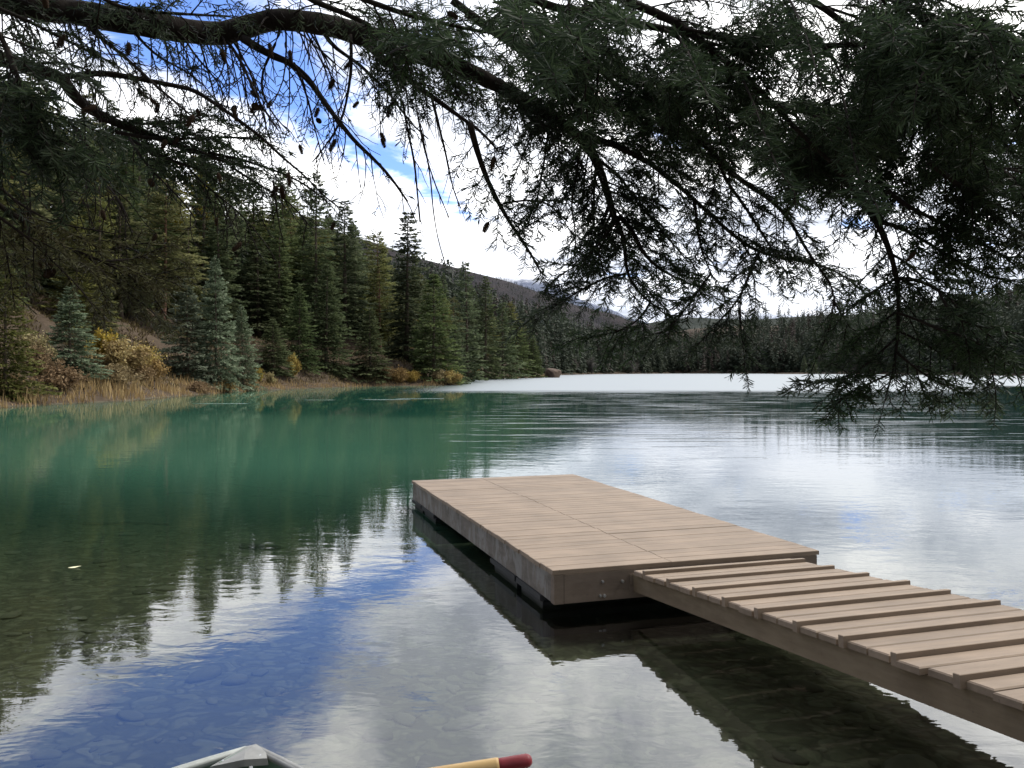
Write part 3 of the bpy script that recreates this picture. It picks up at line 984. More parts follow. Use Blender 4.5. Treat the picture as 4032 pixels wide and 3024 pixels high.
# ------------------------------------------------------------------ conifers on the shores
def conifer_data(seed, H, R, cb=0.04, nwh=34, nb=6, per_b=26, leaf=0.30, droop=0.35, power=0.85, thin=0.0, irregular=0.2, lw=0.25):
    """trunk MB and crown MB of one conifer of height H, crown radius R"""
    r = np.random.default_rng(seed)
    tr, cr = MB(), MB()
    zz = np.linspace(0, H, 9)
    wob = np.cumsum(r.normal(0, 0.012 * H / 9, (9, 2)), 0)
    P = np.stack([wob[:, 0], wob[:, 1], zz], 1)
    r0 = 0.011 * H + 0.03
    tr.tube(P, r0 * (1 - zz / H) ** 0.9 + 0.012, 8, shade=0.5, rough=0.08)
    z0 = cb * H
    whz = z0 + (H - z0) * (np.arange(nwh) + r.uniform(-0.3, 0.3, nwh)) / nwh
    sect = 1 + irregular * np.array([math.sin(q) for q in r.uniform(0, 6.28, 12)])
    for wz0 in whz:
        wz = wz0
        if wz < 0.05:
            continue
        f = min(max((wz - z0) / (H - z0), 0), 1)
        prof = R * (1 - f) ** power * (min(1, 0.86 + 2.2 * f) if cb < 0.15 else min(1, 0.35 + 3 * f))
        if r.random() < thin:
            continue
        k = max(3, int(nb * (0.75 + 0.5 * r.random())))
        az0 = r.uniform(0, 6.28)
        for b in range(k):
            az = az0 + 2 * math.pi * b / k + r.normal(0, 0.25)
            L = prof * r.uniform(0.72, 1.18) * sect[int(az / 6.2832 * 12) % 12] + 0.12
            pitch = 0.75 * f - 0.28 + r.normal(0, 0.10)
            dx, dy = math.cos(az), math.sin(az)
            wz = max(0.1, wz0 + r.normal(0, 0.55 * (H - z0) / nwh))
            tcx, tcy = np.interp(wz, zz, P[:, 0]), np.interp(wz, zz, P[:, 1])
            n = max(8, int(1.9 * per_b * (0.35 + 0.65 * L / (R + 0.1)) * r.uniform(0.8, 1.2)))
            s = r.uniform(0.04, 1.0, n) ** 0.72
            w = r.uniform(-1, 1, n) * 0.42 * L * (1.08 - s) ** 0.7
            sag = -droop * L * (s ** 1.5) * 0.55 + 0.22 * droop * L * s ** 4
            bx = tcx + dx * L * s - dy * w
            by = tcy + dy * L * s + dx * w
            bz = wz + L * s * math.sin(pitch) + sag - np.abs(w) * 0.35 + r.normal(0, 0.03, n)
            base = np.stack([bx, by, bz], 1)
            side = np.sign(w) * r.uniform(0.3, 1.0, n)
            d = np.stack([dx - dy * side, dy + dx * side, r.normal(-0.28 + 0.6 * f, 0.28, n)], 1)
            d /= np.linalg.norm(d, axis=1)[:, None]
            ll = leaf * r.uniform(0.6, 1.25, n) * (0.55 + 0.45 * (1 - f))
            tip = base + d * ll[:, None]
            up = r.normal(0, 1, (n, 3)) * 0.55 + np.array([0, 0, 1.0])
            sv = np.cross(d, up)
            sv /= np.linalg.norm(sv, axis=1)[:, None] + 1e-9
            clump = r.uniform(0.15, 0.75)
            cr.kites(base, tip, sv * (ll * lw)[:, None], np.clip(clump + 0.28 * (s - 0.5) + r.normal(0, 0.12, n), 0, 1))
            if L > 0.5 and r.random() < 0.35:
                q = np.linspace(0.0, 0.85, 4)
                BP = np.stack([tcx + dx * L * q, tcy + dy * L * q, wz + L * q * math.sin(pitch) - droop * L * q ** 1.5 * 0.55], 1)
                tr.tube(BP, np.linspace(0.02, 0.008, 4) * (0.6 + H / 25), 4, caps=False)
    # leader
    n = 14
    s = r.uniform(0.0, 1.0, n)
    base = np.stack([np.full(n, P[-1, 0]), np.full(n, P[-1, 1]), H - 0.9 + 1.0 * s], 1)
    az = r.uniform(0, 6.28, n)
    d = np.stack([np.cos(az) * 0.5, np.sin(az) * 0.5, np.full(n, 0.8)], 1)
    tip = base + d * 0.2 * (1.3 - s)[:, None]
    cr.kites(base, tip, np.cross(d, np.array([0.3, 0.2, 0.9])) * 0.03, 0.6)
    return tr, cr


TREES = {}


def proto(key, foliage, trunk='trunk', **kw):
    tr, cr = conifer_data(**kw)
    TREES[key] = (tr.mesh('trunk', M[trunk], True), cr.mesh('crown', M[foliage]), kw['H'], kw['R'])


proto('bushy_blue', 'blue_spruce', seed=1, H=10, R=2.9, cb=0.01, nwh=40, nb=7, per_b=40, leaf=0.34, droop=0.3, power=0.8)
proto('bushy_blue2', 'blue_spruce', seed=2, H=10, R=2.6, cb=0.01, nwh=40, nb=7, per_b=40, leaf=0.33, droop=0.25, power=0.9)
proto('bushy', 'spruce', seed=3, H=12, R=3.0, cb=0.01, nwh=42, nb=7, per_b=36, leaf=0.36, droop=0.35, power=0.8)
proto('bushy2', 'spruce', seed=4, H=12, R=2.6, cb=0.02, nwh=42, nb=7, per_b=34, leaf=0.36, droop=0.4, power=0.75)
proto('tall', 'spruce', seed=5, H=20, R=3.0, cb=0.06, nwh=54, nb=6, per_b=32, leaf=0.46, droop=0.45, power=0.7, thin=0.06)
proto('tall2', 'spruce', seed=6, H=20, R=2.7, cb=0.10, nwh=52, nb=6, per_b=30, leaf=0.46, droop=0.5, power=0.65, thin=0.1, irregular=0.35)
proto('slender', 'spruce', seed=7, H=20, R=2.1, cb=0.05, nwh=54, nb=6, per_b=32, leaf=0.46, droop=0.65, power=0.62, thin=0.06, irregular=0.4)
proto('fir', 'olive', 'red_trunk', seed=8, H=20, R=3.4, cb=0.30, nwh=32, nb=6, per_b=36, leaf=0.50, droop=0.25, power=0.55, thin=0.12, irregular=0.45)
proto('fir2', 'olive', 'trunk', seed=9, H=20, R=3.0, cb=0.20, nwh=38, nb=6, per_b=34, leaf=0.48, droop=0.3, power=0.6, thin=0.1, irregular=0.4)
proto('olive_bushy', 'olive', seed=10, H=12, R=2.8, cb=0.02, nwh=38, nb=7, per_b=32, leaf=0.38, droop=0.3, power=0.75, irregular=0.3)
proto('larch', 'larch', seed=12, H=14, R=2.6, cb=0.12, nwh=30, nb=6, per_b=26, leaf=0.36, droop=0.15, power=0.6, thin=0.1, irregular=0.35)


def place_tree(key, x, y, H, W=None, label=None, group=None, name='conifer_tree', z=None):
    tm, cm, h0, r0 = TREES[key]
    e = bpy.data.objects.new(name, None)
    link(e)
    e.location = (x, y, (gz(x, y) if z is None else z) - 0.12)
    sz = H / h0
    sx = sz if W is None else (W / 2) / r0
    e.scale = (sx, sx, sz)
    e.rotation_euler = (R_.uniform(-0.02, 0.02), R_.uniform(-0.02, 0.02), R_.uniform(0, 6.28))
    tag(e, label, 'tree', group)
    link(bpy.data.objects.new('trunk', tm), e)
    link(bpy.data.objects.new('crown', cm), e)
    return e


def at(xd, D):
    return ma(xd) * D


# trees that stand out along the left shore: display x, display y of the top, distance, width in display pixels
NAMED = [
    ('bushy_blue2', 150, 620, 59, 132, 'dark blue-green spruce with upswept boughs at the waterline, left of the yellow bush'),
    ('bushy_blue', 405, 600, 79, 128, 'pale blue-green spruce right of the yellow bush, shorter of the pale pair'),
    ('bushy_blue2', 468, 558, 81, 125, 'tall pale blue-green spruce with a spire top, taller of the pale pair'),
    ('bushy_blue', 525, 660, 86, 90, 'small pale spruce tucked against the right side of the pale pair'),
    ('olive_bushy', 12, 560, 50, 160, 'broad olive spruce cut off by the left edge at the waterline'),
    ('bushy', 590, 690, 99, 95, 'short dark spruce above the small yellow saplings on the left shore'),
    ('bushy2', 645, 620, 105, 95, 'dark spruce standing behind the yellow saplings on the left shore'),
    ('bushy', 705, 570, 110, 135, 'wide dark spruce midway along the left shore with drooping skirts'),
    ('tall', 745, 436, 124, 135, 'tall dark spruce whose top breaks the skyline above the hill shoulder'),
    ('bushy2', 800, 665, 114, 100, 'low bushy spruce over the tan reeds, left of the tall slender spruce'),
    ('slender', 877, 452, 126, 105, 'tall slender spruce with ragged top standing clear against white cloud'),
    ('bushy', 938, 592, 121, 150, 'broad bright green spruce nearest the tip of the first point'),
    ('bushy2', 985, 690, 130, 70, 'narrow spruce behind the golden bush at the tip of the point'),
    ('tall2', 1012, 566, 158, 95, 'tall spruce rising directly behind the first point'),
    ('tall', 1048, 600, 200, 90, 'dark spruce at the back of the cove beyond the first point'),
    ('bushy', 1085, 655, 212, 110, 'wide green spruce on the second point above the bare grey sapling'),
    ('bushy2', 1118, 690, 240, 70, 'spruce beside the reddish boulder, left of it'),
    ('bushy2', 1150, 730, 252, 52, 'small pointed spruce at the very end of the second point'),
    ('fir', 352, 390, 90, 150, 'tall fir with bare reddish trunk on the slope behind the yellow bush'),
    ('fir2', 262, 420, 84, 150, 'olive fir with grey trunk on the slope left of the red trunked fir'),
    ('larch', 232, 410, 110, 120, 'yellow-green larch glowing on the slope high above the yellow bush'),
    ('olive_bushy', 225, 620, 70, 120, 'olive spruce between the waterline spruce and the yellow bush'),
    ('tall2', 560, 500, 112, 120, 'dark spruce behind and right of the pale pair'),
    ('tall', 655, 480, 128, 120, 'dark tall spruce in the second row behind the yellow saplings'),
]
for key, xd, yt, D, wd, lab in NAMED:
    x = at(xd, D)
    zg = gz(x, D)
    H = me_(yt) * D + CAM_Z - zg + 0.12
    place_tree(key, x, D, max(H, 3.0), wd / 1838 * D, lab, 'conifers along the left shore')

# the rest of the slope, as single trees
cand = []
tries = 0
occupied = [(at(xd, D), D) for _, xd, _, D, _, _ in NAMED]
while len(cand) < 235 and tries < 60000:
    tries += 1
    y = 50 + 245 * R_.random() ** 1.5
    x = R_.uniform(-0.66 * y - 6, 0.06 * y)
    d = float(shore_dist(np.array([x]), np.array([y]))[0])
    if d < 3.5 or d > 75:
        continue
    a = x / y
    if d < 11 and y < 128:                     # keep the shore row to the trees listed above
        continue
    if R_.random() > math.exp(-d / 45):
        continue
    # the open brown slope above the yellow bush
    if -0.445 < a < -0.405 and y < 92:
        continue
    mind = 2.3 + 0.012 * y
    if any((x - q[0]) ** 2 + (y - q[1]) ** 2 < mind * mind for q in occupied):
        continue
    occupied.append((x, y))
    cand.append((x, y, d))
SLOPE = {'tall': 'dark green spruce packed in the forest on the left slope', 'tall2': 'dark ragged spruce packed in the forest on the left slope',
         'slender': 'slender dark spruce packed in the forest on the left slope', 'fir': 'olive fir with bare red trunk in the left slope forest',
         'fir2': 'olive fir with leafy trunk in the left slope forest', 'bushy': 'full skirted young spruce in the left slope forest',
         'olive_bushy': 'olive young conifer in the left slope forest', 'larch': 'yellowing larch in the left slope forest'}
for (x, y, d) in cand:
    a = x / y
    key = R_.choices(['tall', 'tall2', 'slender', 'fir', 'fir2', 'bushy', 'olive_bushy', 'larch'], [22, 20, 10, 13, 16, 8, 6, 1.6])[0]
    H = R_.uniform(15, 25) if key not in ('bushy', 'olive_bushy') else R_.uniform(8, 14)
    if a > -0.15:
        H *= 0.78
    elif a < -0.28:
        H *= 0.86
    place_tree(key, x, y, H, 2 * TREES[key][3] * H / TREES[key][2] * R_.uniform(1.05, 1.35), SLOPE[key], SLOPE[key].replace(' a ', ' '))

# distant woods: one mass of small trees along the far and right shores and on the hills
def small_tree(seed, n=84):
    r = np.random.default_rng(seed)
    f = r.uniform(0.02, 1, n) ** 0.8
    az = r.uniform(0, 6.28, n)
    rad = 0.20 * (1 - f) ** 0.8 * r.uniform(0.3, 1.05, n) + 0.008
    base = np.stack([np.cos(az) * rad * 0.5, np.sin(az) * rad * 0.5, f + 0.02], 1)
    tip = np.stack([np.cos(az) * rad * 1.35, np.sin(az) * rad * 1.35, f - 0.055 * r.uniform(0.3, 1.4, n) * (1 - f)], 1)
    base[0], tip[0] = (0, 0, 0.0), (0, 0, 1.0)
    base[30], tip[30] = (0, 0, 0.55), (0, 0, 1.02)
    d = tip - base
    sv = np.cross(d, r.normal(0, 0.4, (n, 3)) + np.array([0, 0, 1.0]))
    sv /= np.linalg.norm(sv, axis=1)[:, None] + 1e-9
    sv *= (0.014 + 0.042 * (1 - f))[:, None]
    sv[0] = (0.011, 0, 0)
    sv[30] = (0, 0.012, 0)
    return base, tip, sv, r.uniform(0.1, 0.9, n)


ST = [small_tree(s) for s in range(20, 28)]
wood, dead = MB(), MB()
cnt = 0
tries = 0
px_, py_, d_ = [], [], []
while cnt < 8500 and tries < 60:
    tries += 1
    y = rng.uniform(215, 900, 9000)
    x = rng.uniform(-0.2, 0.72, 9000) * y
    d = shore_dist(x, y)
    ok = (d > 2.0) & (d < 190) & (rng.random(9000) < np.exp(-np.maximum(d, 0) / 95)) & ((x > 0.06 * y) | (y > 300))
    px_.append(x[ok]); py_.append(y[ok]); d_.append(d[ok])
    cnt += ok.sum()
X, Y, Dd = np.concatenate(px_)[:8500], np.concatenate(py_)[:8500], np.concatenate(d_)[:8500]
Z = ground_z(X, Y)
for i in range(len(X)):
    b, tp, sv, sh = ST[i % 8]
    h = (12 + 19 * rng.random() ** 1.5) * (0.65 if Dd[i] < 6 else 1.0) * (0.75 + 0.5 * float(vnoise(np.array([X[i] * 0.03]), np.array([Y[i] * 0.03]))[0]))
    a = rng.uniform(0, 6.28)
    c, s = math.cos(a), math.sin(a)
    Rm = np.array([[c, -s, 0], [s, c, 0], [0, 0, 1]]).T * h
    off = np.array([X[i], Y[i], Z[i] - 0.3])
    (dead if rng.random() < 0.05 + 0.16 * (float(vnoise(np.array([X[i] * 0.02 + 9]), np.array([Y[i] * 0.02]))[0]) > 0.62) else wood).kites(b @ Rm + off, tp @ Rm + off, sv @ Rm * 1.0, np.clip(sh * 0.55 + rng.uniform(0, 0.45), 0, 1))
co = np.empty(len(H1.data.vertices) * 3, np.float32)
H1.data.vertices.foreach_get('co', co)
co = co.reshape(-1, 160, 3)[:33]
for i in range(9000):
    a, c_ = rng.uniform(0.5, 30.9), rng.uniform(30, 158)
    i0, j0 = int(a), int(c_)
    fa, fc = a - i0, c_ - j0
    p_ = (co[i0, j0] * (1 - fc) + co[i0, j0 + 1] * fc) * (1 - fa) + (co[i0 + 1, j0] * (1 - fc) + co[i0 + 1, j0 + 1] * fc) * fa
    b, tp, sv, sh = ST[i % 8]
    b, tp, sv, sh = b[::3], tp[::3], sv[::3], sh[::3]
    h = rng.uniform(4, 9)
    wood.kites(b * h + p_, tp * h + p_, sv * h * 1.6, np.clip(sh * 0.3 + rng.uniform(0, 0.25), 0, 1))
tag(wood.obj('distant_forest', M['far_forest']), kind='stuff')
tag(dead.obj('distant_bare_forest', M['far_brown']), kind='stuff')

# ------------------------------------------------------------------ bushes, reeds, boulder
def bush_mb(seed, R, H, n, leaf, squash=1.0):
    r = np.random.default_rng(seed)
    tw, lf = MB(), MB()
    ns = 26
    for k in range(ns):
        az, sp_ = r.uniform(0, 6.28), r.uniform(0.1, 1.0)
        end = np.array([math.cos(az) * R * sp_, math.sin(az) * R * sp_, H * (1 - 0.45 * sp_ ** 2) * r.uniform(0.7, 1.1)])
        P = np.array([end * q * np.array([q ** 0.4, q ** 0.4, 1]) for q in np.linspace(0.02, 1, 6)])
        P[1:-1] += r.normal(0, 0.05 * R, (4, 3))
        tw.tube(P, np.linspace(0.02, 0.006, 6) * (0.6 + R / 3), 4, caps=False)
        m = n // ns
        q = r.uniform(0.3, 1.0, m)
        c = np.stack([np.interp(q, np.linspace(0, 1, 6), P[:, j]) for j in range(3)], 1) + r.normal(0, 0.10 * R, (m, 3))
        c[:, 2] = np.maximum(c[:, 2], 0.05)
        d = r.normal(0, 1, (m, 3))
        d /= np.linalg.norm(d, axis=1)[:, None]
        sv = np.cross(d, r.normal(0, 1, (m, 3)))
        sv /= np.linalg.norm(sv, axis=1)[:, None] + 1e-9
        l = leaf * r.uniform(0.6, 1.3, m)
        lf.kites(c, c + d * l[:, None], sv * (l * 0.3)[:, None], np.clip(r.uniform(0.2, 0.8) + r.normal(0, 0.15, m), 0, 1))
    return tw, lf


BUSH = {}


def bush_proto(key, mat, seed, R, H, n, leaf):
    tw, lf = bush_mb(seed, R, H, n, leaf)
    BUSH[key] = (tw.mesh('stems', M['grey_twig']), lf.mesh('leaves', M[mat]), R, H)


bush_proto('yellow', 'yellow_leaf', 41, 1.5, 2.0, 4200, 0.17)
bush_proto('yellow2', 'yellow_leaf', 42, 1.2, 1.8, 3200, 0.17)
bush_proto('rust', 'rust_leaf', 43, 1.4, 1.2, 3000, 0.15)
bush_proto('grey', 'grey_twig', 44, 3.0, 6.0, 1600, 0.5)
bush_proto('olive', 'olive', 45, 1.6, 1.6, 1500, 0.18)


def place_bush(key, x, y, R, H, label, group=None, cat='bush'):
    tw, lf, r0, h0 = BUSH[key]
    e = bpy.data.objects.new('bush', None)
    link(e)
    e.location = (x, y, gz(x, y) - 0.05)
    e.scale = (R / r0, R / r0, H / h0)
    e.rotation_euler = (0, 0, R_.uniform(0, 6.28))
    tag(e, label, cat, group)
    link(bpy.data.objects.new('stems', tw), e)
    link(bpy.data.objects.new('leaves', lf), e)


BUSHES = [('yellow', 262, 64.5, 2.3, 2.6, 'big yellow autumn bush on the bank left of the pale spruces'),
          ('yellow2', 232, 66, 1.7, 2.6, 'yellow bush reaching up the slope behind the waterline spruce'),
          ('yellow', 305, 71, 1.9, 2.2, 'yellow bush at the foot of the brown slope below the red trunk'),
          ('yellow2', 285, 68, 1.5, 1.9, 'smaller yellow bush in front of the brown slope'),
          ('rust', 250, 61.5, 1.9, 1.3, 'rust red bush at the foot of the big yellow bush'),
          ('rust', 300, 66, 1.8, 1.2, 'rust red bush above the reeds, beside the pale spruces'),
          ('rust', 130, 54.5, 1.9, 1.3, 'rust red bush among reeds under the waterline spruce'),
          ('rust', 330, 70, 1.6, 1.5, 'rust brown bush partly hidden by the shorter pale spruce'),
          ('rust', 485, 78.5, 1.5, 0.9, 'rust red bush at the foot of the taller pale spruce'),
          ('rust', 430, 74, 1.4, 0.9, 'low rust bush between reeds and the pale spruce pair'),
          ('yellow2', 78, 57, 1.5, 2.4, 'yellow bush behind the olive spruce near the left edge'),
          ('rust', 85, 55, 1.5, 1.6, 'rust bush seen between olive spruce and waterline spruce'),
          ('yellow2', 558, 92, 0.75, 1.5, 'small yellow sapling, left of the two in front of dark spruces'),
          ('yellow2', 584, 93, 0.75, 1.5, 'small yellow sapling, right of the two in front of dark spruces'),
          ('yellow2', 632, 101, 1.0, 2.6, 'thin yellow-green sapling halfway along the left shore'),
          ('yellow', 972, 117.8, 1.9, 1.9, 'golden green bush at the very tip of the first point'),
          ('yellow2', 948, 118, 1.5, 1.7, 'olive gold bush beside the golden bush on the point'),
          ('rust', 862, 114.5, 1.8, 1.8, 'orange bush over the reeds left of the golden bush'),
          ('yellow2', 890, 116, 1.5, 1.5, 'yellow-orange bush between orange and golden bushes'),
          ('rust', 838, 114.5, 1.6, 1.6, 'tawny bush at the left end of the shrubs on the point'),
          ('yellow2', 1030, 206, 1.6, 2.6, 'yellow bush at the waterline of the second point'),
          ('grey', 1075, 222, 1.6, 8.0, 'bare grey sapling in front of the second point spruces'),
          ('grey', 1003, 186, 1.6, 6.5, 'bare grey bush just beyond the golden bush tip'),
          ('grey', 1238, 480, 4.0, 10.0, 'grey leafless bush on the far shore, leftmost of the row'),
          ('grey', 1278, 505, 4.2, 10.0, 'grey leafless bush on the far shore, right beside the leftmost one'),
          ('grey', 1365, 590, 4.5, 9.0, 'grey leafless bush on the far shore, farthest along the row'),
          ('yellow', 1697, 566, 4.5, 7.0, 'yellow bush standing on the little far islet')]
for key, xd, D, R, H, lab in BUSHES:
    x = at(xd, D)
    y = D
    for _ in range(40):                        # step inland until it stands on the bank
        if shore_dist(np.array([x]), np.array([y]))[0] > 0.25:
            break
        y += 0.35
        x = at(xd, y)
    place_bush(key, x, y, R, H, lab)

# islet with two dark trees
mb = MB()
V, Q = rock_verts(90, 24, 10)
mb.add(V * np.array([17, 9, 1.1]) + np.array([at(1730, 568), 572, 0.0]), Q)
tag(mb.obj('land', M['ground'], smooth=True), kind='structure')
for xd, h, lab in ((1738, 12, 'dark spruce on the far islet, taller of its two'), (1760, 9, 'dark spruce on the far islet, shorter of its two')):
    place_tree('bushy', at(xd, 570), 571, h, 6.0, lab, 'spruces on the islet', z=0.7)

V, Q = rock_verts(77, 16, 10)
mb = MB()
mb.add(V * np.array([3.0, 2.4, 3.0]), Q, shade=rng.random(len(V)))
o = mb.obj('boulder', M['red_rock'], smooth=True)
o.location = (at(1196, 257), 257.5, 0.6)
tag(o, 'reddish brown boulder at the waterline of the second point', 'boulder')

# reeds and dry grass along the left shore
def reeds():
    n = 60000
    y = rng.uniform(40, 125, n)
    x = rng.uniform(-36, -6, n)
    d = shore_dist(x, y)
    keep = (d > -0.35) & (d < np.where(y < 92, 3.2, 1.9)) & (vnoise(x * 0.8 + 40, y * 0.8) > 0.28)
    x, y, d = x[keep], y[keep], d[keep]
    y2 = rng.uniform(185, 290, 9000)
    x2 = rng.uniform(-22, 18, 9000)
    d2 = shore_dist(x2, y2)
    k2 = (d2 > -0.3) & (d2 < 2.0)
    x, y, d = np.concatenate([x, x2[k2]]), np.concatenate([y, y2[k2]]), np.concatenate([d, d2[k2]])
    z = np.maximum(ground_z(x, y), -0.15)
    n = len(x)
    h = rng.uniform(0.35, 1.0, n) * np.where(y < 80, 0.95, 0.6) * (0.30 + 1.5 * vnoise(x * 0.6, y * 0.6) ** 1.6)
    base = np.stack([x, y, z - 0.03], 1)
    tip = base + np.stack([rng.normal(0, 0.18, n) * h, rng.normal(0, 0.18, n) * h, h], 1)
    a = rng.uniform(0, 3.14, n)
    sv = np.stack([np.cos(a), np.sin(a), 0 * a], 1) * np.where(y < 150, 0.035, 0.09)[:, None]
    mb = MB()
    mb.kites(base, tip, sv, np.clip(rng.uniform(0, 1, n) * 0.7 + 0.3 * vnoise(x * 0.3, y * 0.3), 0, 1), 0.3)
    tag(mb.obj('reed_grass', M['reed']), kind='stuff')


reeds()

# low brown brush and litter on the open slope
def brush():
    n = 90000
    y = rng.uniform(46, 130, n)
    x = rng.uniform(-60, -8, n)
    d = shore_dist(x, y)
    k = (d > 1.5) & (d < 26) & (vnoise(x * 0.45, y * 0.45) > 0.30)
    x, y = x[k], y[k]
    z = ground_z(x, y)
    n = len(x)
    h = rng.uniform(0.12, 0.5, n)
    base = np.stack([x, y, z - 0.02], 1)
    tip = base + np.stack([rng.normal(0, 0.5, n) * h, rng.normal(0, 0.5, n) * h, h], 1)
    a = rng.uniform(0, 3.14, n)
    sv = np.stack([np.cos(a), np.sin(a), 0 * a], 1) * 0.06
    mb = MB()
    mb.kites(base, tip, sv, rng.uniform(0, 1, n), 0.5)
    tag(mb.obj('undergrowth', M['brush']), kind='stuff')


brush()

# ------------------------------------------------------------------ the overhanging conifer
TX, TY = -3.3, 1.3
tree = empty('overhanging_conifer', (TX, TY, gz(TX, TY)))
tag(tree, 'big dark conifer leaning its drooping boughs and cones over the water in front', 'tree')
troot = np.array([TX, TY, gz(TX, TY)])
mb = MB()
zz = np.linspace(-0.3, 9.0, 14)
mb.tube(np.stack([0.05 * np.sin(zz), 0.04 * np.cos(zz * 1.3), zz], 1), 0.24 * (1 - zz / 13) + 0.05 * np.exp(-zz * 2), 18, rough=0.05)
mb.obj('trunk', M['trunk'], tree, smooth=True)

TS = 1024 / 4032 * 2016 / 2212.0              # pixel of the quarter view -> 1024 frame


def poly(side, pts, D0, D1, n=None):
    """a branch axis through points sighted in the photograph, running from distance D0 to D1"""
    pts = np.array(pts, float) * TS
    if side == 'R':
        pts[:, 0] += 512
    seg = np.concatenate([[0], np.cumsum(np.linalg.norm(np.diff(pts, axis=0), axis=1))])
    L = seg[-1]
    n = n or max(5, int(L / 9))
    u = np.linspace(0, L, n)
    # smooth the sighted line with a Catmull-like resample
    x = np.interp(u, seg, pts[:, 0])
    y = np.interp(u, seg, pts[:, 1])
    if n > 6:
        for _ in range(2):
            x[1:-1] = 0.25 * x[:-2] + 0.5 * x[1:-1] + 0.25 * x[2:]
            y[1:-1] = 0.25 * y[:-2] + 0.5 * y[1:-1] + 0.25 * y[2:]
    D = D0 + (D1 - D0) * (u / L) + 0.03 * np.sin(u / 23.0 + pts[0, 0])
    return np.array([px3(a, b, c) for a, b, c in zip(x, y, D)]) - troot


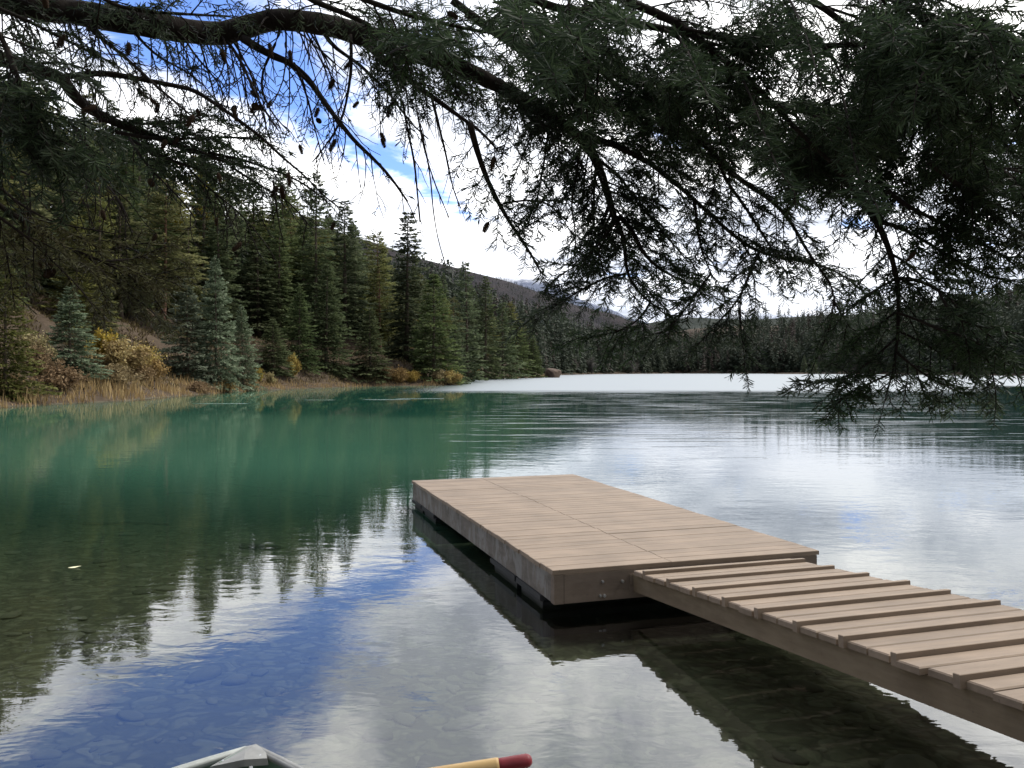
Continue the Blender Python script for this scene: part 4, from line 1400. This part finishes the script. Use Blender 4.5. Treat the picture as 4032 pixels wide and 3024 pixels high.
class Bough:
    def __init__(self):
        self.wood, self.needles = MB(), []
        self.twig = self.wood
        self.cones = []

    def add_needles(self, P, density, ln, f0=0.0, flat=0.68):
        """needles along polyline P from fraction f0 on"""
        seg = np.concatenate([[0], np.cumsum(np.linalg.norm(np.diff(P, axis=0), axis=1))])
        L = seg[-1]
        n = int(L * (1 - f0) * density)
        if n < 2:
            return
        u = L * (f0 + (1 - f0) * (np.arange(n) + rng.uniform(-0.3, 0.3, n) + 0.5) / n)
        B = np.stack([np.interp(u, seg, P[:, j]) for j in range(3)], 1)
        i = np.clip(np.searchsorted(seg, u) - 1, 0, len(P) - 2)
        T = P[i + 1] - P[i]
        T /= np.linalg.norm(T, axis=1)[:, None] + 1e-12
        A = np.cross(T, np.array([0.1, 0.05, 1.0]))
        A /= np.linalg.norm(A, axis=1)[:, None] + 1e-9
        C = np.cross(A, T)
        ph = rng.uniform(0, 2 * math.pi, n)
        rad = np.cos(ph)[:, None] * A + (np.sin(ph) * (1 - flat))[:, None] * C
        rad /= np.linalg.norm(rad, axis=1)[:, None] + 1e-9
        k = rng.uniform(0.45, 0.65, n) + 0.5 * (u / L > 0.93)
        d = rad + T * k[:, None] + np.array([0, 0, -0.12])
        d /= np.linalg.norm(d, axis=1)[:, None]
        l = ln * 1.22 * rng.uniform(0.8, 1.1, n)
        sv = np.cross(d, rng.normal(0, 1, (n, 3)))
        sv /= np.linalg.norm(sv, axis=1)[:, None] + 1e-9
        self.needles.append((B, B + d * l[:, None], sv * 0.0014, rng.uniform(0.15, 0.75, n) + rng.uniform(-0.15, 0.25)))

    def grow(self, start, d, L, r, style, level, ln):
        n = 6 if L > 0.12 else 4
        P = [np.array(start, float)]
        d = np.array(d, float)
        d /= np.linalg.norm(d) + 1e-9
        drop = {'B': -0.22, 'G': -0.10, 'g': -0.12}[style]
        curl = rng.normal(0, 0.16 if style == 'B' else 0.06, 3)
        for k in range(n):
            d = d + np.array([0, 0, drop]) * (1.0 if style != 'B' or k < n * 0.6 else -0.9) + curl * 0.6 + rng.normal(0, 0.06 if style == 'B' else 0.025, 3)
            d /= np.linalg.norm(d)
            P.append(P[-1] + d * L / n)
        P = np.array(P)
        rr = np.linspace(r, max(r * 0.4, 0.0007), len(P))
        self.twig.tube(P, rr, 5 if r > 0.0025 else 3, caps=False, rough=0.12)
        if style == 'B':
            if rng.random() < 0.30:
                self.add_needles(P, 260 * rng.random(), ln * 0.85, 0.5)
        else:
            self.add_needles(P, 400 if style == 'G' else 320, ln, 0.06 if level >= 2 else 0.18)
        if rng.random() < (0.03 if style == 'B' else 0.0012) and level >= 1:
            self.cones.append((P[-1], d))
        if (level < 2 or style == 'B' and level < 3) and L > 0.075:
            m = int(L / (0.034 if style == 'G' else 0.045 if style == 'g' else 0.06))
            T = np.gradient(P, axis=0)
            sgn = 1
            for k in range(m):
                f = 0.18 + 0.75 * (k + rng.random() * 0.6) / max(m, 1)
                q = f * (len(P) - 1)
                i = min(int(q), len(P) - 2)
                c = P[i] + (P[i + 1] - P[i]) * (q - i)
                t = T[i] / np.linalg.norm(T[i])
                sd = np.cross(t, np.array([0.0, 0.25, 1.0]) + rng.normal(0, 0.45 if style == 'B' else 0.25, 3))
                sd /= np.linalg.norm(sd) + 1e-9
                sgn = -sgn
                th = rng.uniform(0.7, 1.1)
                dd = t * math.cos(th) + sd * sgn * math.sin(th)
                LL = L * rng.uniform(0.30, 0.55) * (1.1 - 0.6 * f)
                if LL > 0.025:
                    self.grow(c, dd, LL, r * 0.6, style, level + 1, ln)

    def branch(self, P, r0, r1, style, Lt=0.16, sp=0.04, ln=0.023, f0=0.1, f1=1.0):
        """a traced limb: bark tube plus lateral sprays of the given style"""
        self.wood.tube(P, np.linspace(r0, r1, len(P)), 10 if r0 > 0.01 else 6, rough=0.10 if r0 < 0.015 else 0.06)
        seg = np.concatenate([[0], np.cumsum(np.linalg.norm(np.diff(P, axis=0), axis=1))])
        L = seg[-1]
        if style == 'N':
            return
        if style in 'Gg' and r1 < 0.006:
            self.add_needles(P, 330, ln, max(f0, 0.45))
        if style in 'Gg':
            Lt, sp = Lt * 1.3, sp * 1.3
        m = int(L * (f1 - f0) / sp)
        T = np.gradient(P, axis=0)
        sgn = 1
        for k in range(m):
            f = f0 + (f1 - f0) * (k + rng.random()) / m
            u = f * L
            i = min(max(int(np.searchsorted(seg, u)) - 1, 0), len(P) - 2)
            c = P[i] + (P[i + 1] - P[i]) * ((u - seg[i]) / max(seg[i + 1] - seg[i], 1e-9))
            t = T[i] / np.linalg.norm(T[i])
            sd = np.cross(t, np.array([0.0, 0.45, 1.0]) + rng.normal(0, 0.5 if style == 'B' else 0.35, 3))
            sd /= np.linalg.norm(sd) + 1e-9
            sgn = -sgn
            th = rng.uniform(0.65, 1.2) if style == 'B' else rng.uniform(0.6, 1.0)
            dd = t * math.cos(th) + sd * sgn * math.sin(th)
            if style == 'B':
                dd = dd + np.array([0, 0, -0.45])
            LL = Lt * rng.uniform(0.45, 1.25) * (1.1 - 0.55 * f)
            self.grow(c, dd, LL, (0.0016 if style == 'B' else 0.0016) + 0.004 * LL, style, 1, ln)
        if style in 'Gg':
            self.grow(P[-1], T[-1], Lt * 0.7, 0.002, style, 1, ln)

    def build(self, label=None, name='bough', nmat='needle'):
        w = self.wood.obj(name, M['bark'], tree, smooth=True)
        if name != 'bough':
            w['kind'] = 'stuff'
        if label:
            w['label'] = label
        if self.needles:
            mb = MB()
            B, Tp, sv = [np.concatenate([q[j] for q in self.needles]) for j in range(3)]
            sh = np.clip(np.concatenate([np.broadcast_to(q[3], (len(q[0]),)) for q in self.needles]), 0, 1)
            m3 = B + (Tp - B) * 0.72 + np.array([0, 0, -0.0006])
            V = np.stack([B - sv * 0.8, B + sv * 0.8, m3 + sv, Tp, m3 - sv], 1).reshape(-1, 3)
            k5 = np.arange(len(B)) * 5
            mb.add(V, np.stack([k5, k5 + 1, k5 + 2, k5 + 4], 1), np.stack([k5 + 4, k5 + 2, k5 + 3], 1), np.repeat(sh, 5))
            nd = mb.obj('needles', M[nmat], w)
            nd['kind'] = 'stuff'
        return w


def cone_mesh():
    mb = MB()
    r = np.random.default_rng(4)
    L = 0.05
    q = np.linspace(0, 1, 7)
    mb.tube(np.stack([0 * q, 0 * q, -L * q], 1), 0.0085 * np.sin(np.pi * (0.12 + 0.84 * q)) ** 0.7, 8)
    n = 90
    f = (np.arange(n) + 0.5) / n
    az = np.arange(n) * 2.399
    rad = 0.0085 * np.sin(np.pi * (0.12 + 0.84 * f)) ** 0.7
    b = np.stack([np.cos(az) * rad, np.sin(az) * rad, -L * f], 1)
    d = np.stack([np.cos(az) * 0.7, np.sin(az) * 0.7, np.full(n, -0.75)], 1)
    sv = np.stack([-np.sin(az), np.cos(az), 0 * az], 1)
    mb.kites(b, b + d * 0.009, sv * 0.0038, 0.5, 0.55)
    return mb.mesh('cone', M['cone'])


CONE = cone_mesh()
n_cones = 0
n_needles = 0


def finish(b, label=None, name='bough', nmat='needle'):
    global n_cones
    w = b.build(label, name, nmat)
    for (p, d) in b.cones:
        if n_cones >= 90:
            break
        c = bpy.data.objects.new('cone', CONE)
        link(c, w)
        c.location = p
        c.rotation_euler = (rng.normal(0, 0.5), rng.normal(0, 0.5), rng.uniform(0, 6.28))
        s = rng.uniform(0.45, 0.8)
        c.scale = (s, s, s * rng.uniform(0.85, 1.2))
        n_cones += 1


# great bough from the trunk, running across the top of the view
b = Bough()
P = poly('L', [(-520, -60), (-150, -10), (0, 12), (300, 52), (550, 85), (800, 135), (960, 150), (1060, 122), (1150, 82), (1260, 82), (1400, 105), (1600, 160), (1750, 215),
               (1950, 270), (2212, 400), (2362, 490), (2512, 590), (2575, 680), (2612, 790), (2642, 900), (2662, 965)], 2.45, 2.75, 70)
P = np.vstack([np.array([[0.1, 0.0, P[0][2] - 0.05]]), P])
rad = np.interp(np.linspace(0, 1, len(P)), [0, 0.12, 0.3, 0.5, 0.65, 0.8, 1], [0.05, 0.030, 0.038, 0.031, 0.033, 0.020, 0.010])
b.wood.tube(P, rad, 14, rough=0.09)
Pm = P
nP = len(P)
for (f0, f1, st, Lt, sp) in ((0.10, 0.34, 'g', 0.20, 0.030), (0.12, 0.5, 'B', 0.30, 0.035), (0.34, 0.50, 'B', 0.34, 0.030), (0.50, 0.66, 'B', 0.34, 0.022), (0.60, 0.74, 'g', 0.2, 0.04),
                             (0.58, 1.0, 'G', 0.24, 0.0125)):
    i0, i1 = int(f0 * nP), int(f1 * nP)
    seg = P[i0:i1]
    L = np.linalg.norm(np.diff(seg, axis=0), axis=1).sum()
    for k in range(int(L / sp)):
        i = rng.integers(0, len(seg) - 1)
        c = seg[i] + (seg[i + 1] - seg[i]) * rng.random()
        t = seg[i + 1] - seg[i]
        t /= np.linalg.norm(t)
        sd = np.cross(t, rng.normal(0, 1, 3))
        sd /= np.linalg.norm(sd)
        dd = t * 0.5 + sd * 0.8 + np.array([0, 0, -0.45 if st == 'B' else 0.0])
        LL = Lt * rng.uniform(0.4, 1.2)
        b.grow(c, dd, LL, 0.002 + 0.005 * LL, st, 1, 0.022)
finish(b, 'thick dark bough running across the top')

SPEC = [
    # side, points, D0, D1, r0, r1 (m), style, twig length, spacing, needle length
    ('L', [(1050, 165), (1150, 230), (1260, 270), (1340, 350), (1400, 440), (1460, 520), (1530, 610), (1620, 690), (1700, 780), (1760, 870)], 2.6, 2.5, 0.0125, 0.003, 'B', 0.22, 0.035, 0.018),
    ('L', [(1500, 140), (1580, 190), (1700, 290), (1800, 370), (1900, 440), (1990, 510), (2060, 550), (2110, 600), (2150, 650)], 2.65, 2.55, 0.0135, 0.003, 'B', 0.22, 0.035, 0.018),
    ('L', [(2030, 530), (2050, 620), (2080, 710), (2110, 790), (2150, 870), (2200, 960), (2270, 1060), (2325, 1150)], 2.57, 2.6, 0.0105, 0.003, 'G', 0.12, 0.04, 0.021),
    ('L', [(350, 80), (430, 160), (520, 230), (590, 290), (650, 350), (720, 410), (790, 470), (850, 520)], 2.55, 2.3, 0.0075, 0.002, 'B', 0.20, 0.03, 0.018),
    ('L', [(-250, 180), (-60, 240), (60, 270), (160, 300), (260, 335)], 2.2, 2.45, 0.026, 0.017, 'N', 0, 1, 0),
    ('L', [(255, 335), (300, 333), (380, 315), (480, 320), (600, 340), (720, 365), (830, 382), (950, 460), (1060, 540), (1150, 610), (1230, 690), (1320, 760), (1400, 850), (1470, 900)], 2.45, 2.5, 0.0095, 0.002, 'B', 0.18, 0.035, 0.017),
    ('L', [(262, 332), (290, 365), (310, 405), (350, 450), (420, 490), (520, 540), (640, 580), (800, 640), (950, 690), (1100, 730)], 2.45, 2.7, 0.017, 0.004, 'g', 0.17, 0.028, 0.019),
    ('L', [(60, 290), (150, 275), (250, 268), (330, 280), (420, 320)], 2.4, 2.3, 0.005, 0.002, 'B', 0.2, 0.03, 0.016),
    ('L', [(430, 520), (560, 530), (700, 540), (860, 520)], 2.5, 2.7, 0.006, 0.003, 'G', 0.15, 0.028, 0.019),
    ('L', [(500, 570), (650, 600), (800, 600), (960, 590), (1080, 600)], 2.5, 2.7, 0.006, 0.003, 'G', 0.16, 0.028, 0.019),
    ('L', [(560, 600), (700, 680), (850, 730), (1000, 760)], 2.6, 2.4, 0.006, 0.003, 'G', 0.15, 0.03, 0.019),
    ('L', [(900, 660), (1050, 690), (1200, 740), (1330, 800), (1420, 880)], 2.6, 2.5, 0.005, 0.002, 'g', 0.14, 0.03, 0.018),
    ('L', [(-80, 60), (10, 160), (50, 260), (90, 380), (170, 480), (260, 560)], 1.7, 1.8, 0.007, 0.003, 'G', 0.17, 0.026, 0.024),
    ('L', [(-80, 300), (0, 400), (90, 500), (180, 580), (330, 640)], 1.75, 1.8, 0.007, 0.003, 'G', 0.17, 0.026, 0.024),
    ('L', [(-100, 480), (0, 560), (120, 640), (240, 680)], 1.8, 1.9, 0.006, 0.003, 'g', 0.18, 0.03, 0.022),
    ('L', [(-80, 640), (60, 720), (200, 800), (330, 870)], 2.0, 2.1, 0.004, 0.0015, 'B', 0.24, 0.045, 0.018),
    ('L', [(300, 520), (380, 640), (420, 760), (520, 860), (560, 960)], 2.4, 2.2, 0.0045, 0.0015, 'B', 0.22, 0.04, 0.016),
    ('L', [(560, 600), (620, 700), (720, 800), (820, 900), (850, 960)], 2.5, 2.3, 0.004, 0.0015, 'B', 0.2, 0.04, 0.016),
    ('L', [(760, 660), (860, 780), (960, 860), (1060, 940), (1120, 1020)], 2.6, 2.4, 0.004, 0.0015, 'B', 0.2, 0.04, 0.016),
    ('L', [(1000, 720), (1100, 790), (1180, 830), (1260, 880), (1340, 980)], 2.6, 2.5, 0.004, 0.0016, 'B', 0.16, 0.03, 0.016),
    ('L', [(1180, 780), (1192, 860), (1195, 930), (1215, 1000), (1228, 1080)], 2.5, 2.5, 0.003, 0.001, 'B', 0.08, 0.06, 0.016),
    ('L', [(-120, 800), (0, 890), (150, 985), (300, 1075), (420, 1120), (560, 1185), (650, 1270)], 1.9, 2.2, 0.007, 0.002, 'G', 0.17, 0.035, 0.019),
    ('L', [(330, 1075), (430, 1090), (520, 1070), (590, 1055)], 2.1, 2.2, 0.003, 0.0015, 'G', 0.10, 0.03, 0.019),
    ('L', [(430, 1130), (560, 1120), (640, 1110), (700, 1108)], 2.1, 2.2, 0.003, 0.0015, 'G', 0.10, 0.03, 0.019),
    ('L', [(540, 1175), (640, 1180), (760, 1205)], 2.2, 2.25, 0.003, 0.0015, 'G', 0.09, 0.03, 0.019),
    ('L', [(380, 1110), (480, 1200), (560, 1270), (640, 1330)], 2.1, 2.1, 0.003, 0.0015, 'G', 0.12, 0.03, 0.019),
    ('L', [(-60, 900), (100, 1010), (220, 1120), (330, 1230)], 1.9, 2.0, 0.004, 0.0015, 'g', 0.16, 0.05, 0.019),
    ('L', [(-60, 760), (80, 880), (220, 960), (380, 990), (500, 1010)], 2.0, 2.2, 0.004, 0.0015, 'B', 0.22, 0.05, 0.017),
    ('L', [(1740, 440), (1760, 560), (1790, 690), (1800, 800), (1815, 960)], 2.6, 2.55, 0.004, 0.0022, 'B', 0.10, 0.05, 0.016),
    ('L', [(1800, 470), (1830, 640), (1880, 800), (1940, 940)], 2.55, 2.5, 0.003, 0.0016, 'B', 0.09, 0.06, 0.016),
    ('L', [(1820, 560), (1860, 760), (1870, 900), (1890, 1030), (1925, 1145)], 2.45, 2.4, 0.0026, 0.0013, 'B', 0.05, 0.2, 0.016),
    ('L', [(1865, 420), (1900, 560), (1930, 680), (1950, 800), (1990, 900)], 2.6, 2.6, 0.0045, 0.002, 'B', 0.10, 0.05, 0.016),
    ('L', [(1215, 110), (1190, 200), (1140, 280), (1120, 370), (1170, 490), (1250, 570)], 2.6, 2.45, 0.0050, 0.0018, 'B', 0.2, 0.032, 0.016),
    ('L', [(960, 150), (1050, 270), (1080, 360), (1130, 460), (1200, 560)], 2.6, 2.4, 0.0055, 0.002, 'B', 0.22, 0.03, 0.016),
    ('L', [(1515, 150), (1520, 300), (1500, 420), (1480, 520), (1400, 640), (1350, 700)], 2.65, 2.5, 0.006, 0.0018, 'B', 0.2, 0.035, 0.016),
    ('L', [(1380, 110), (1440, 210), (1520, 250), (1620, 340), (1700, 420), (1760, 520), (1850, 600)], 2.65, 2.75, 0.007, 0.002, 'B', 0.2, 0.035, 0.016),
    ('L', [(780, 130), (830, 230), (900, 300), (960, 380), (990, 470)], 2.6, 2.5, 0.004, 0.0016, 'B', 0.2, 0.03, 0.016),
    ('L', [(1270, 270), (1330, 420), (1360, 560), (1400, 700)], 2.6, 2.6, 0.004, 0.0016, 'B', 0.18, 0.035, 0.016),
    ('L', [(1250, -80), (1330, 0), (1450, 40), (1600, 110)], 2.3, 2.5, 0.010, 0.006, 'g', 0.22, 0.035, 0.020),
    ('L', [(1450, -60), (1600, 10), (1750, 60), (1900, 100), (2100, 140)], 2.2, 2.3, 0.008, 0.004, 'g', 0.24, 0.025, 0.022),
    ('L', [(350, -80), (480, 20), (620, 50), (780, 60), (980, 70)], 2.2, 2.4, 0.006, 0.003, 'g', 0.18, 0.028, 0.020),
    ('L', [(-40, 20), (120, 90), (260, 160), (400, 230), (500, 280)], 2.3, 2.4, 0.006, 0.003, 'g', 0.18, 0.032, 0.020),
    ('L', [(540, 90), (620, 190), (700, 260), (800, 300), (860, 350)], 2.5, 2.6, 0.005, 0.002, 'g', 0.16, 0.035, 0.018),
    # right half
    ('R', [(445, 940), (480, 1000), (490, 1100), (490, 1180), (540, 1260), (600, 1310), (680, 1370)], 2.75, 2.8, 0.0085, 0.002, 'G', 0.15, 0.035, 0.020),
    ('R', [(460, 930), (530, 1000), (555, 1090), (620, 1150), (700, 1200), (830, 1250)], 2.75, 2.9, 0.0085, 0.002, 'G', 0.15, 0.032, 0.020),
    ('R', [(485, 1185), (420, 1190), (340, 1230), (250, 1280), (170, 1330), (100, 1370)], 2.8, 2.7, 0.005, 0.0016, 'G', 0.14, 0.032, 0.020),
    ('R', [(600, 1300), (560, 1380), (450, 1440), (300, 1460)], 2.8, 2.7, 0.004, 0.0016, 'G', 0.12, 0.03, 0.020),
    ('R', [(440, 940), (380, 1060), (300, 1140), (220, 1180)], 2.75, 2.6, 0.005, 0.002, 'G', 0.14, 0.035, 0.020),
    ('R', [(700, 500), (850, 640), (960, 760), (1100, 850), (1180, 920), (1230, 1000), (1270, 1080), (1330, 1160), (1390, 1240), (1395, 1330)], 2.6, 2.6, 0.011, 0.002, 'g', 0.15, 0.042, 0.021),
    ('R', [(880, 675), (930, 790), (1020, 910), (1060, 980), (1100, 1040), (1130, 1085)], 2.6, 2.6, 0.006, 0.003, 'g', 0.14, 0.045, 0.020),
    ('R', [(300, 580), (430, 620), (600, 705), (740, 820), (860, 930), (960, 1020), (1060, 1090), (1200, 1120), (1330, 1140), (1450, 1200), (1540, 1280)], 2.7, 2.7, 0.010, 0.002, 'G', 0.15, 0.026, 0.020),
    ('R', [(1065, 1090), (1020, 1200), (980, 1300), (900, 1380), (820, 1470)], 2.7, 2.7, 0.005, 0.0016, 'G', 0.12, 0.032, 0.020),
    ('R', [(985, 1300), (990, 1450), (1010, 1590)], 2.7, 2.6, 0.003, 0.0014, 'G', 0.09, 0.03, 0.020),
    ('R', [(1390, 1290), (1380, 1400), (1350, 1480), (1310, 1560)], 2.6, 2.6, 0.003, 0.0014, 'G', 0.09, 0.035, 0.020),
    ('R', [(1390, 1300), (1450, 1400), (1490, 1460)], 2.6, 2.6, 0.003, 0.0014, 'G', 0.09, 0.035, 0.020),
    ('R', [(790, 860), (800, 1010), (830, 1120), (870, 1200)], 2.7, 2.7, 0.005, 0.002, 'G', 0.13, 0.035, 0.020),
    ('R', [(860, 1180), (780, 1290), (720, 1380), (640, 1440)], 2.7, 2.7, 0.004, 0.0015, 'G', 0.12, 0.032, 0.020),
    ('R', [(1400, 720), (1480, 830), (1560, 930), (1600, 1000), (1640, 1110), (1665, 1200), (1670, 1350), (1665, 1480), (1652, 1570), (1635, 1650), (1615, 1715)], 2.35, 2.45, 0.0115, 0.002, 'g', 0.12, 0.045, 0.021),
    ('R', [(1660, 1205), (1750, 1200), (1850, 1260), (1950, 1330)], 2.45, 2.45, 0.006, 0.002, 'G', 0.14, 0.028, 0.021),
    ('R', [(1655, 1205), (1540, 1270), (1450, 1340)], 2.45, 2.4, 0.004, 0.0016, 'g', 0.10, 0.04, 0.021),
    ('R', [(1625, 1090), (1560, 1160), (1500, 1225)], 2.45, 2.45, 0.003, 0.0015, 'g', 0.05, 0.08, 0.021),
    ('R', [(1635, 1095), (1720, 1140), (1800, 1230), (1900, 1300)], 2.45, 2.5, 0.004, 0.0016, 'G', 0.13, 0.032, 0.021),
    ('R', [(1670, 1340), (1560, 1420), (1440, 1500)], 2.45, 2.4, 0.004, 0.0015, 'G', 0.11, 0.032, 0.021),
    ('R', [(1670, 1450), (1560, 1550), (1440, 1640), (1280, 1655)], 2.45, 2.35, 0.004, 0.0015, 'G', 0.12, 0.03, 0.021),
    ('R', [(1670, 1430), (1780, 1480), (1900, 1560), (2000, 1640)], 2.45, 2.45, 0.004, 0.0015, 'G', 0.13, 0.03, 0.021),
    ('R', [(1660, 1520), (1750, 1600), (1850, 1660), (1950, 1700)], 2.45, 2.45, 0.004, 0.0015, 'G', 0.12, 0.03, 0.021),
    ('R', [(1645, 1610), (1560, 1650), (1460, 1690), (1410, 1740)], 2.45, 2.4, 0.004, 0.0015, 'G', 0.11, 0.03, 0.021),
    ('R', [(1660, 1350), (1760, 1380), (1860, 1440), (1980, 1480)], 2.4, 2.4, 0.004, 0.0015, 'G', 0.12, 0.03, 0.021),
    ('R', [(1620, 820), (1700, 890), (1850, 960), (2000, 1040), (2140, 1110)], 2.3, 2.2, 0.007, 0.002, 'G', 0.15, 0.028, 0.022),
    ('R', [(1590, 960), (1680, 980), (1800, 1050), (1900, 1120), (2050, 1190), (2140, 1215)], 2.35, 2.25, 0.006, 0.002, 'G', 0.14, 0.03, 0.022),
    ('R', [(1800, 700), (1930, 800), (2050, 900), (2212, 1020)], 2.2, 2.1, 0.007, 0.002, 'G', 0.16, 0.028, 0.022),
    ('R', [(1840, 1250), (1880, 1340), (1950, 1400), (2080, 1420), (2200, 1450)], 2.2, 2.1, 0.004, 0.0015, 'G', 0.11, 0.03, 0.022),
    ('R', [(1760, 1385), (1850, 1425), (1950, 1450), (2080, 1520), (2170, 1570), (2185, 1630)], 2.25, 2.2, 0.004, 0.0015, 'G', 0.11, 0.03, 0.022),
    ('R', [(1900, 1300), (1950, 1360), (2000, 1450), (2080, 1600), (2090, 1700)], 2.3, 2.25, 0.004, 0.0015, 'G', 0.10, 0.035, 0.022),
    ('R', [(170, 480), (150, 620), (130, 760), (100, 900), (60, 960)], 2.7, 2.6, 0.005, 0.0016, 'g', 0.14, 0.035, 0.019),
    ('R', [(300, 590), (280, 750), (250, 900), (280, 1000), (270, 1090)], 2.7, 2.75, 0.005, 0.0016, 'G', 0.13, 0.035, 0.019),
    ('R', [(120, 500), (60, 640), (10, 760)], 2.7, 2.6, 0.004, 0.0016, 'g', 0.12, 0.04, 0.019),
    ('R', [(-40, 880), (60, 860), (170, 870), (220, 950)], 2.6, 2.6, 0.004, 0.0016, 'G', 0.12, 0.035, 0.019),
    ('R', [(0, 1020), (60, 980), (150, 930)], 2.6, 2.6, 0.003, 0.0016, 'G', 0.10, 0.035, 0.019),
    ('R', [(372, 690), (470, 760), (540, 880), (620, 960), (700, 1060), (760, 1130)], 2.8, 2.8, 0.006, 0.002, 'G', 0.14, 0.028, 0.020),
    ('R', [(366, 690), (350, 830), (360, 960), (330, 1060)], 2.8, 2.8, 0.005, 0.002, 'G', 0.12, 0.035, 0.019),
]
# boughs higher up that hang into the right side as dense dark foliage
MASS = []
CARRIERS = [([(-300, -120), (0, -20), (300, 60), (800, 150), (1300, 200), (1800, 180), (2320, 260)], 2.4, 2.2, 0.013),
            ([(-260, 0), (-100, 120), (150, 230), (400, 310), (900, 420), (1400, 480), (1900, 500), (2320, 620)], 2.8, 2.6, 0.013),
            ([(100, -160), (400, -40), (700, 90), (1000, 320), (1250, 580), (1400, 720), (1490, 835)], 2.1, 2.35, 0.014),
            ([(800, -140), (1300, 0), (1700, 300), (1900, 600), (2250, 820)], 2.6, 2.2, 0.012),
            ([(1400, -140), (1800, 80), (2100, 330), (2380, 520)], 1.9, 1.8, 0.010),
            ([(-200, 60), (200, 330), (600, 560), (1000, 640), (1400, 650), (1700, 700)], 3.2, 3.1, 0.012)]
for pts, D0, D1, r0 in CARRIERS:
    SPEC.append(('R', pts, D0, D1, r0, 0.004, 'G', 0.17, 0.085, 0.022))
for k in range(104):
    pts, D0, D1, _ = CARRIERS[R_.choice([0, 0, 0, 1, 1, 1, 2, 3, 3, 4, 5])]
    pts = np.array(pts, float)
    f = R_.uniform(0.08, 1.0) * (len(pts) - 1)
    i = min(int(f), len(pts) - 2)
    sx_, sy_ = pts[i] + (pts[i + 1] - pts[i]) * (f - i)
    if sx_ < 60:
        continue
    ln_ = R_.uniform(180, 400)
    an = R_.uniform(-0.2, 1.35)
    cv = R_.uniform(0.0, 0.6)
    lim = np.interp(sx_, [0, 300, 600, 1100, 1500, 1900, 2212], [330, 560, 760, 820, 880, 900, 1000])
    q4 = [(sx_ + ln_ * q * math.cos(an + cv * q), sy_ + ln_ * q * math.sin(an + cv * q)) for q in np.linspace(0, 1, 5)]
    if q4[-1][1] > lim:
        continue
    D = D0 + (D1 - D0) * f / (len(pts) - 1)
    MASS.append(('R', q4, D, D + R_.uniform(-0.3, 0.3), 0.005, 0.002, 'G', 0.15, 0.03, 0.022))
NEAR = [('R', [(-20, -60), (10, 20), (40, 80)], 1.35, 1.2), ('R', [(60, 60), (180, 130), (290, 165)], 1.5, 1.35), ('R', [(90, 180), (140, 260), (180, 320)], 1.5, 1.35),
        ('R', [(300, 20), (400, 60), (490, 85)], 1.5, 1.4), ('R', [(1000, 350), (1050, 460), (1090, 580), (1140, 720), (1210, 810)], 1.6, 1.55),
        ('R', [(1420, 380), (1450, 500), (1470, 640), (1500, 770), (1570, 880)], 1.55, 1.5), ('R', [(1580, -20), (1610, 60), (1650, 150)], 1.5, 1.45),
        ('R', [(1690, 180), (1720, 230), (1745, 270)], 1.7, 1.6), ('R', [(1880, 140), (1980, 240), (2110, 330)], 1.6, 1.5), ('R', [(700, 120), (780, 260), (830, 380)], 1.7, 1.6),
        ('R', [(1180, -40), (1250, 100), (1300, 240), (1320, 330)], 1.7, 1.6), ('L', [(1680, 230), (1760, 190), (1850, 185), (1960, 170)], 1.5, 1.4)]
for s_, pts, D0, D1 in NEAR:
    MASS.append((s_, pts, D0 + 0.55, D1, 0.003, 0.0016, 'G', 0.06, 0.045, 0.028))

for (sd, pts, D0, D1, r0, r1, st, Lt, sp, ln) in SPEC:
    b = Bough()
    k = (0.5 if sd == 'R' or st == 'G' else 0.72) if st in 'Gg' else 0.85
    if pts[0][1] < -50 or (sd == 'L' and pts[0][0] < -35):
        # the limb goes on, out of the picture, to the trunk
        P0 = poly(sd, pts, D0, D1)[0]
        up = 1.3 if pts[0][1] < -50 else 0.12
        Q0 = np.array([0.08, 0.05, P0[2] + up])
        u = np.linspace(0, 1, 8)[:, None]
        b.wood.tube(Q0 + (P0 - Q0) * u + np.array([0, 0, 0.10]) * np.sin(u * math.pi), np.linspace(r0 * 2.2, r0, 8), 10, rough=0.08)
    b.branch(poly(sd, pts, D0, D1), r0, r1, st, Lt * (0.85 if sd == 'L' and st == 'g' else 1.0), sp * k, ln)
    finish(b, None, 'bough', 'needle_olive_lit' if sd == 'L' and pts[-1][1] > 800 and pts[-1][0] < 1000 else 'needle')
b = Bough()
for (sd, pts, D0, D1, r0, r1, st, Lt, sp, ln) in MASS:
    b.branch(poly(sd, pts, D0, D1), r0, r1, st, Lt, sp * 0.62, ln)
finish(b, None, 'hanging_sprays')

# the crown overhead, out of the picture: it shades the boughs, the boat and the shallows
mb = MB()
n = 11000
x = rng.uniform(-5.5, 4.5, n)
y = rng.uniform(-3.0, 4.6, n)
z = 3.0 + 0.55 * np.maximum(y, 0) + rng.uniform(0.0, 3.0, n) ** 1.2
k = vnoise(x * 1.4 + 60, y * 1.4 + z) > 0.34
x, y, z = x[k], y[k], z[k]
n = len(x)
base = np.stack([x, y, z], 1) - troot
d = rng.normal(0, 1, (n, 3))
d[:, 2] = d[:, 2] * 0.4 - 0.2
d /= np.linalg.norm(d, axis=1)[:, None]
sv = np.cross(d, rng.normal(0, 1, (n, 3)))
sv /= np.linalg.norm(sv, axis=1)[:, None]
mb.kites(base, base + d * 0.24, sv * 0.035, rng.uniform(0.1, 0.8, n))
o = mb.obj('crown', M['needle'], tree)
o['kind'] = 'stuff'
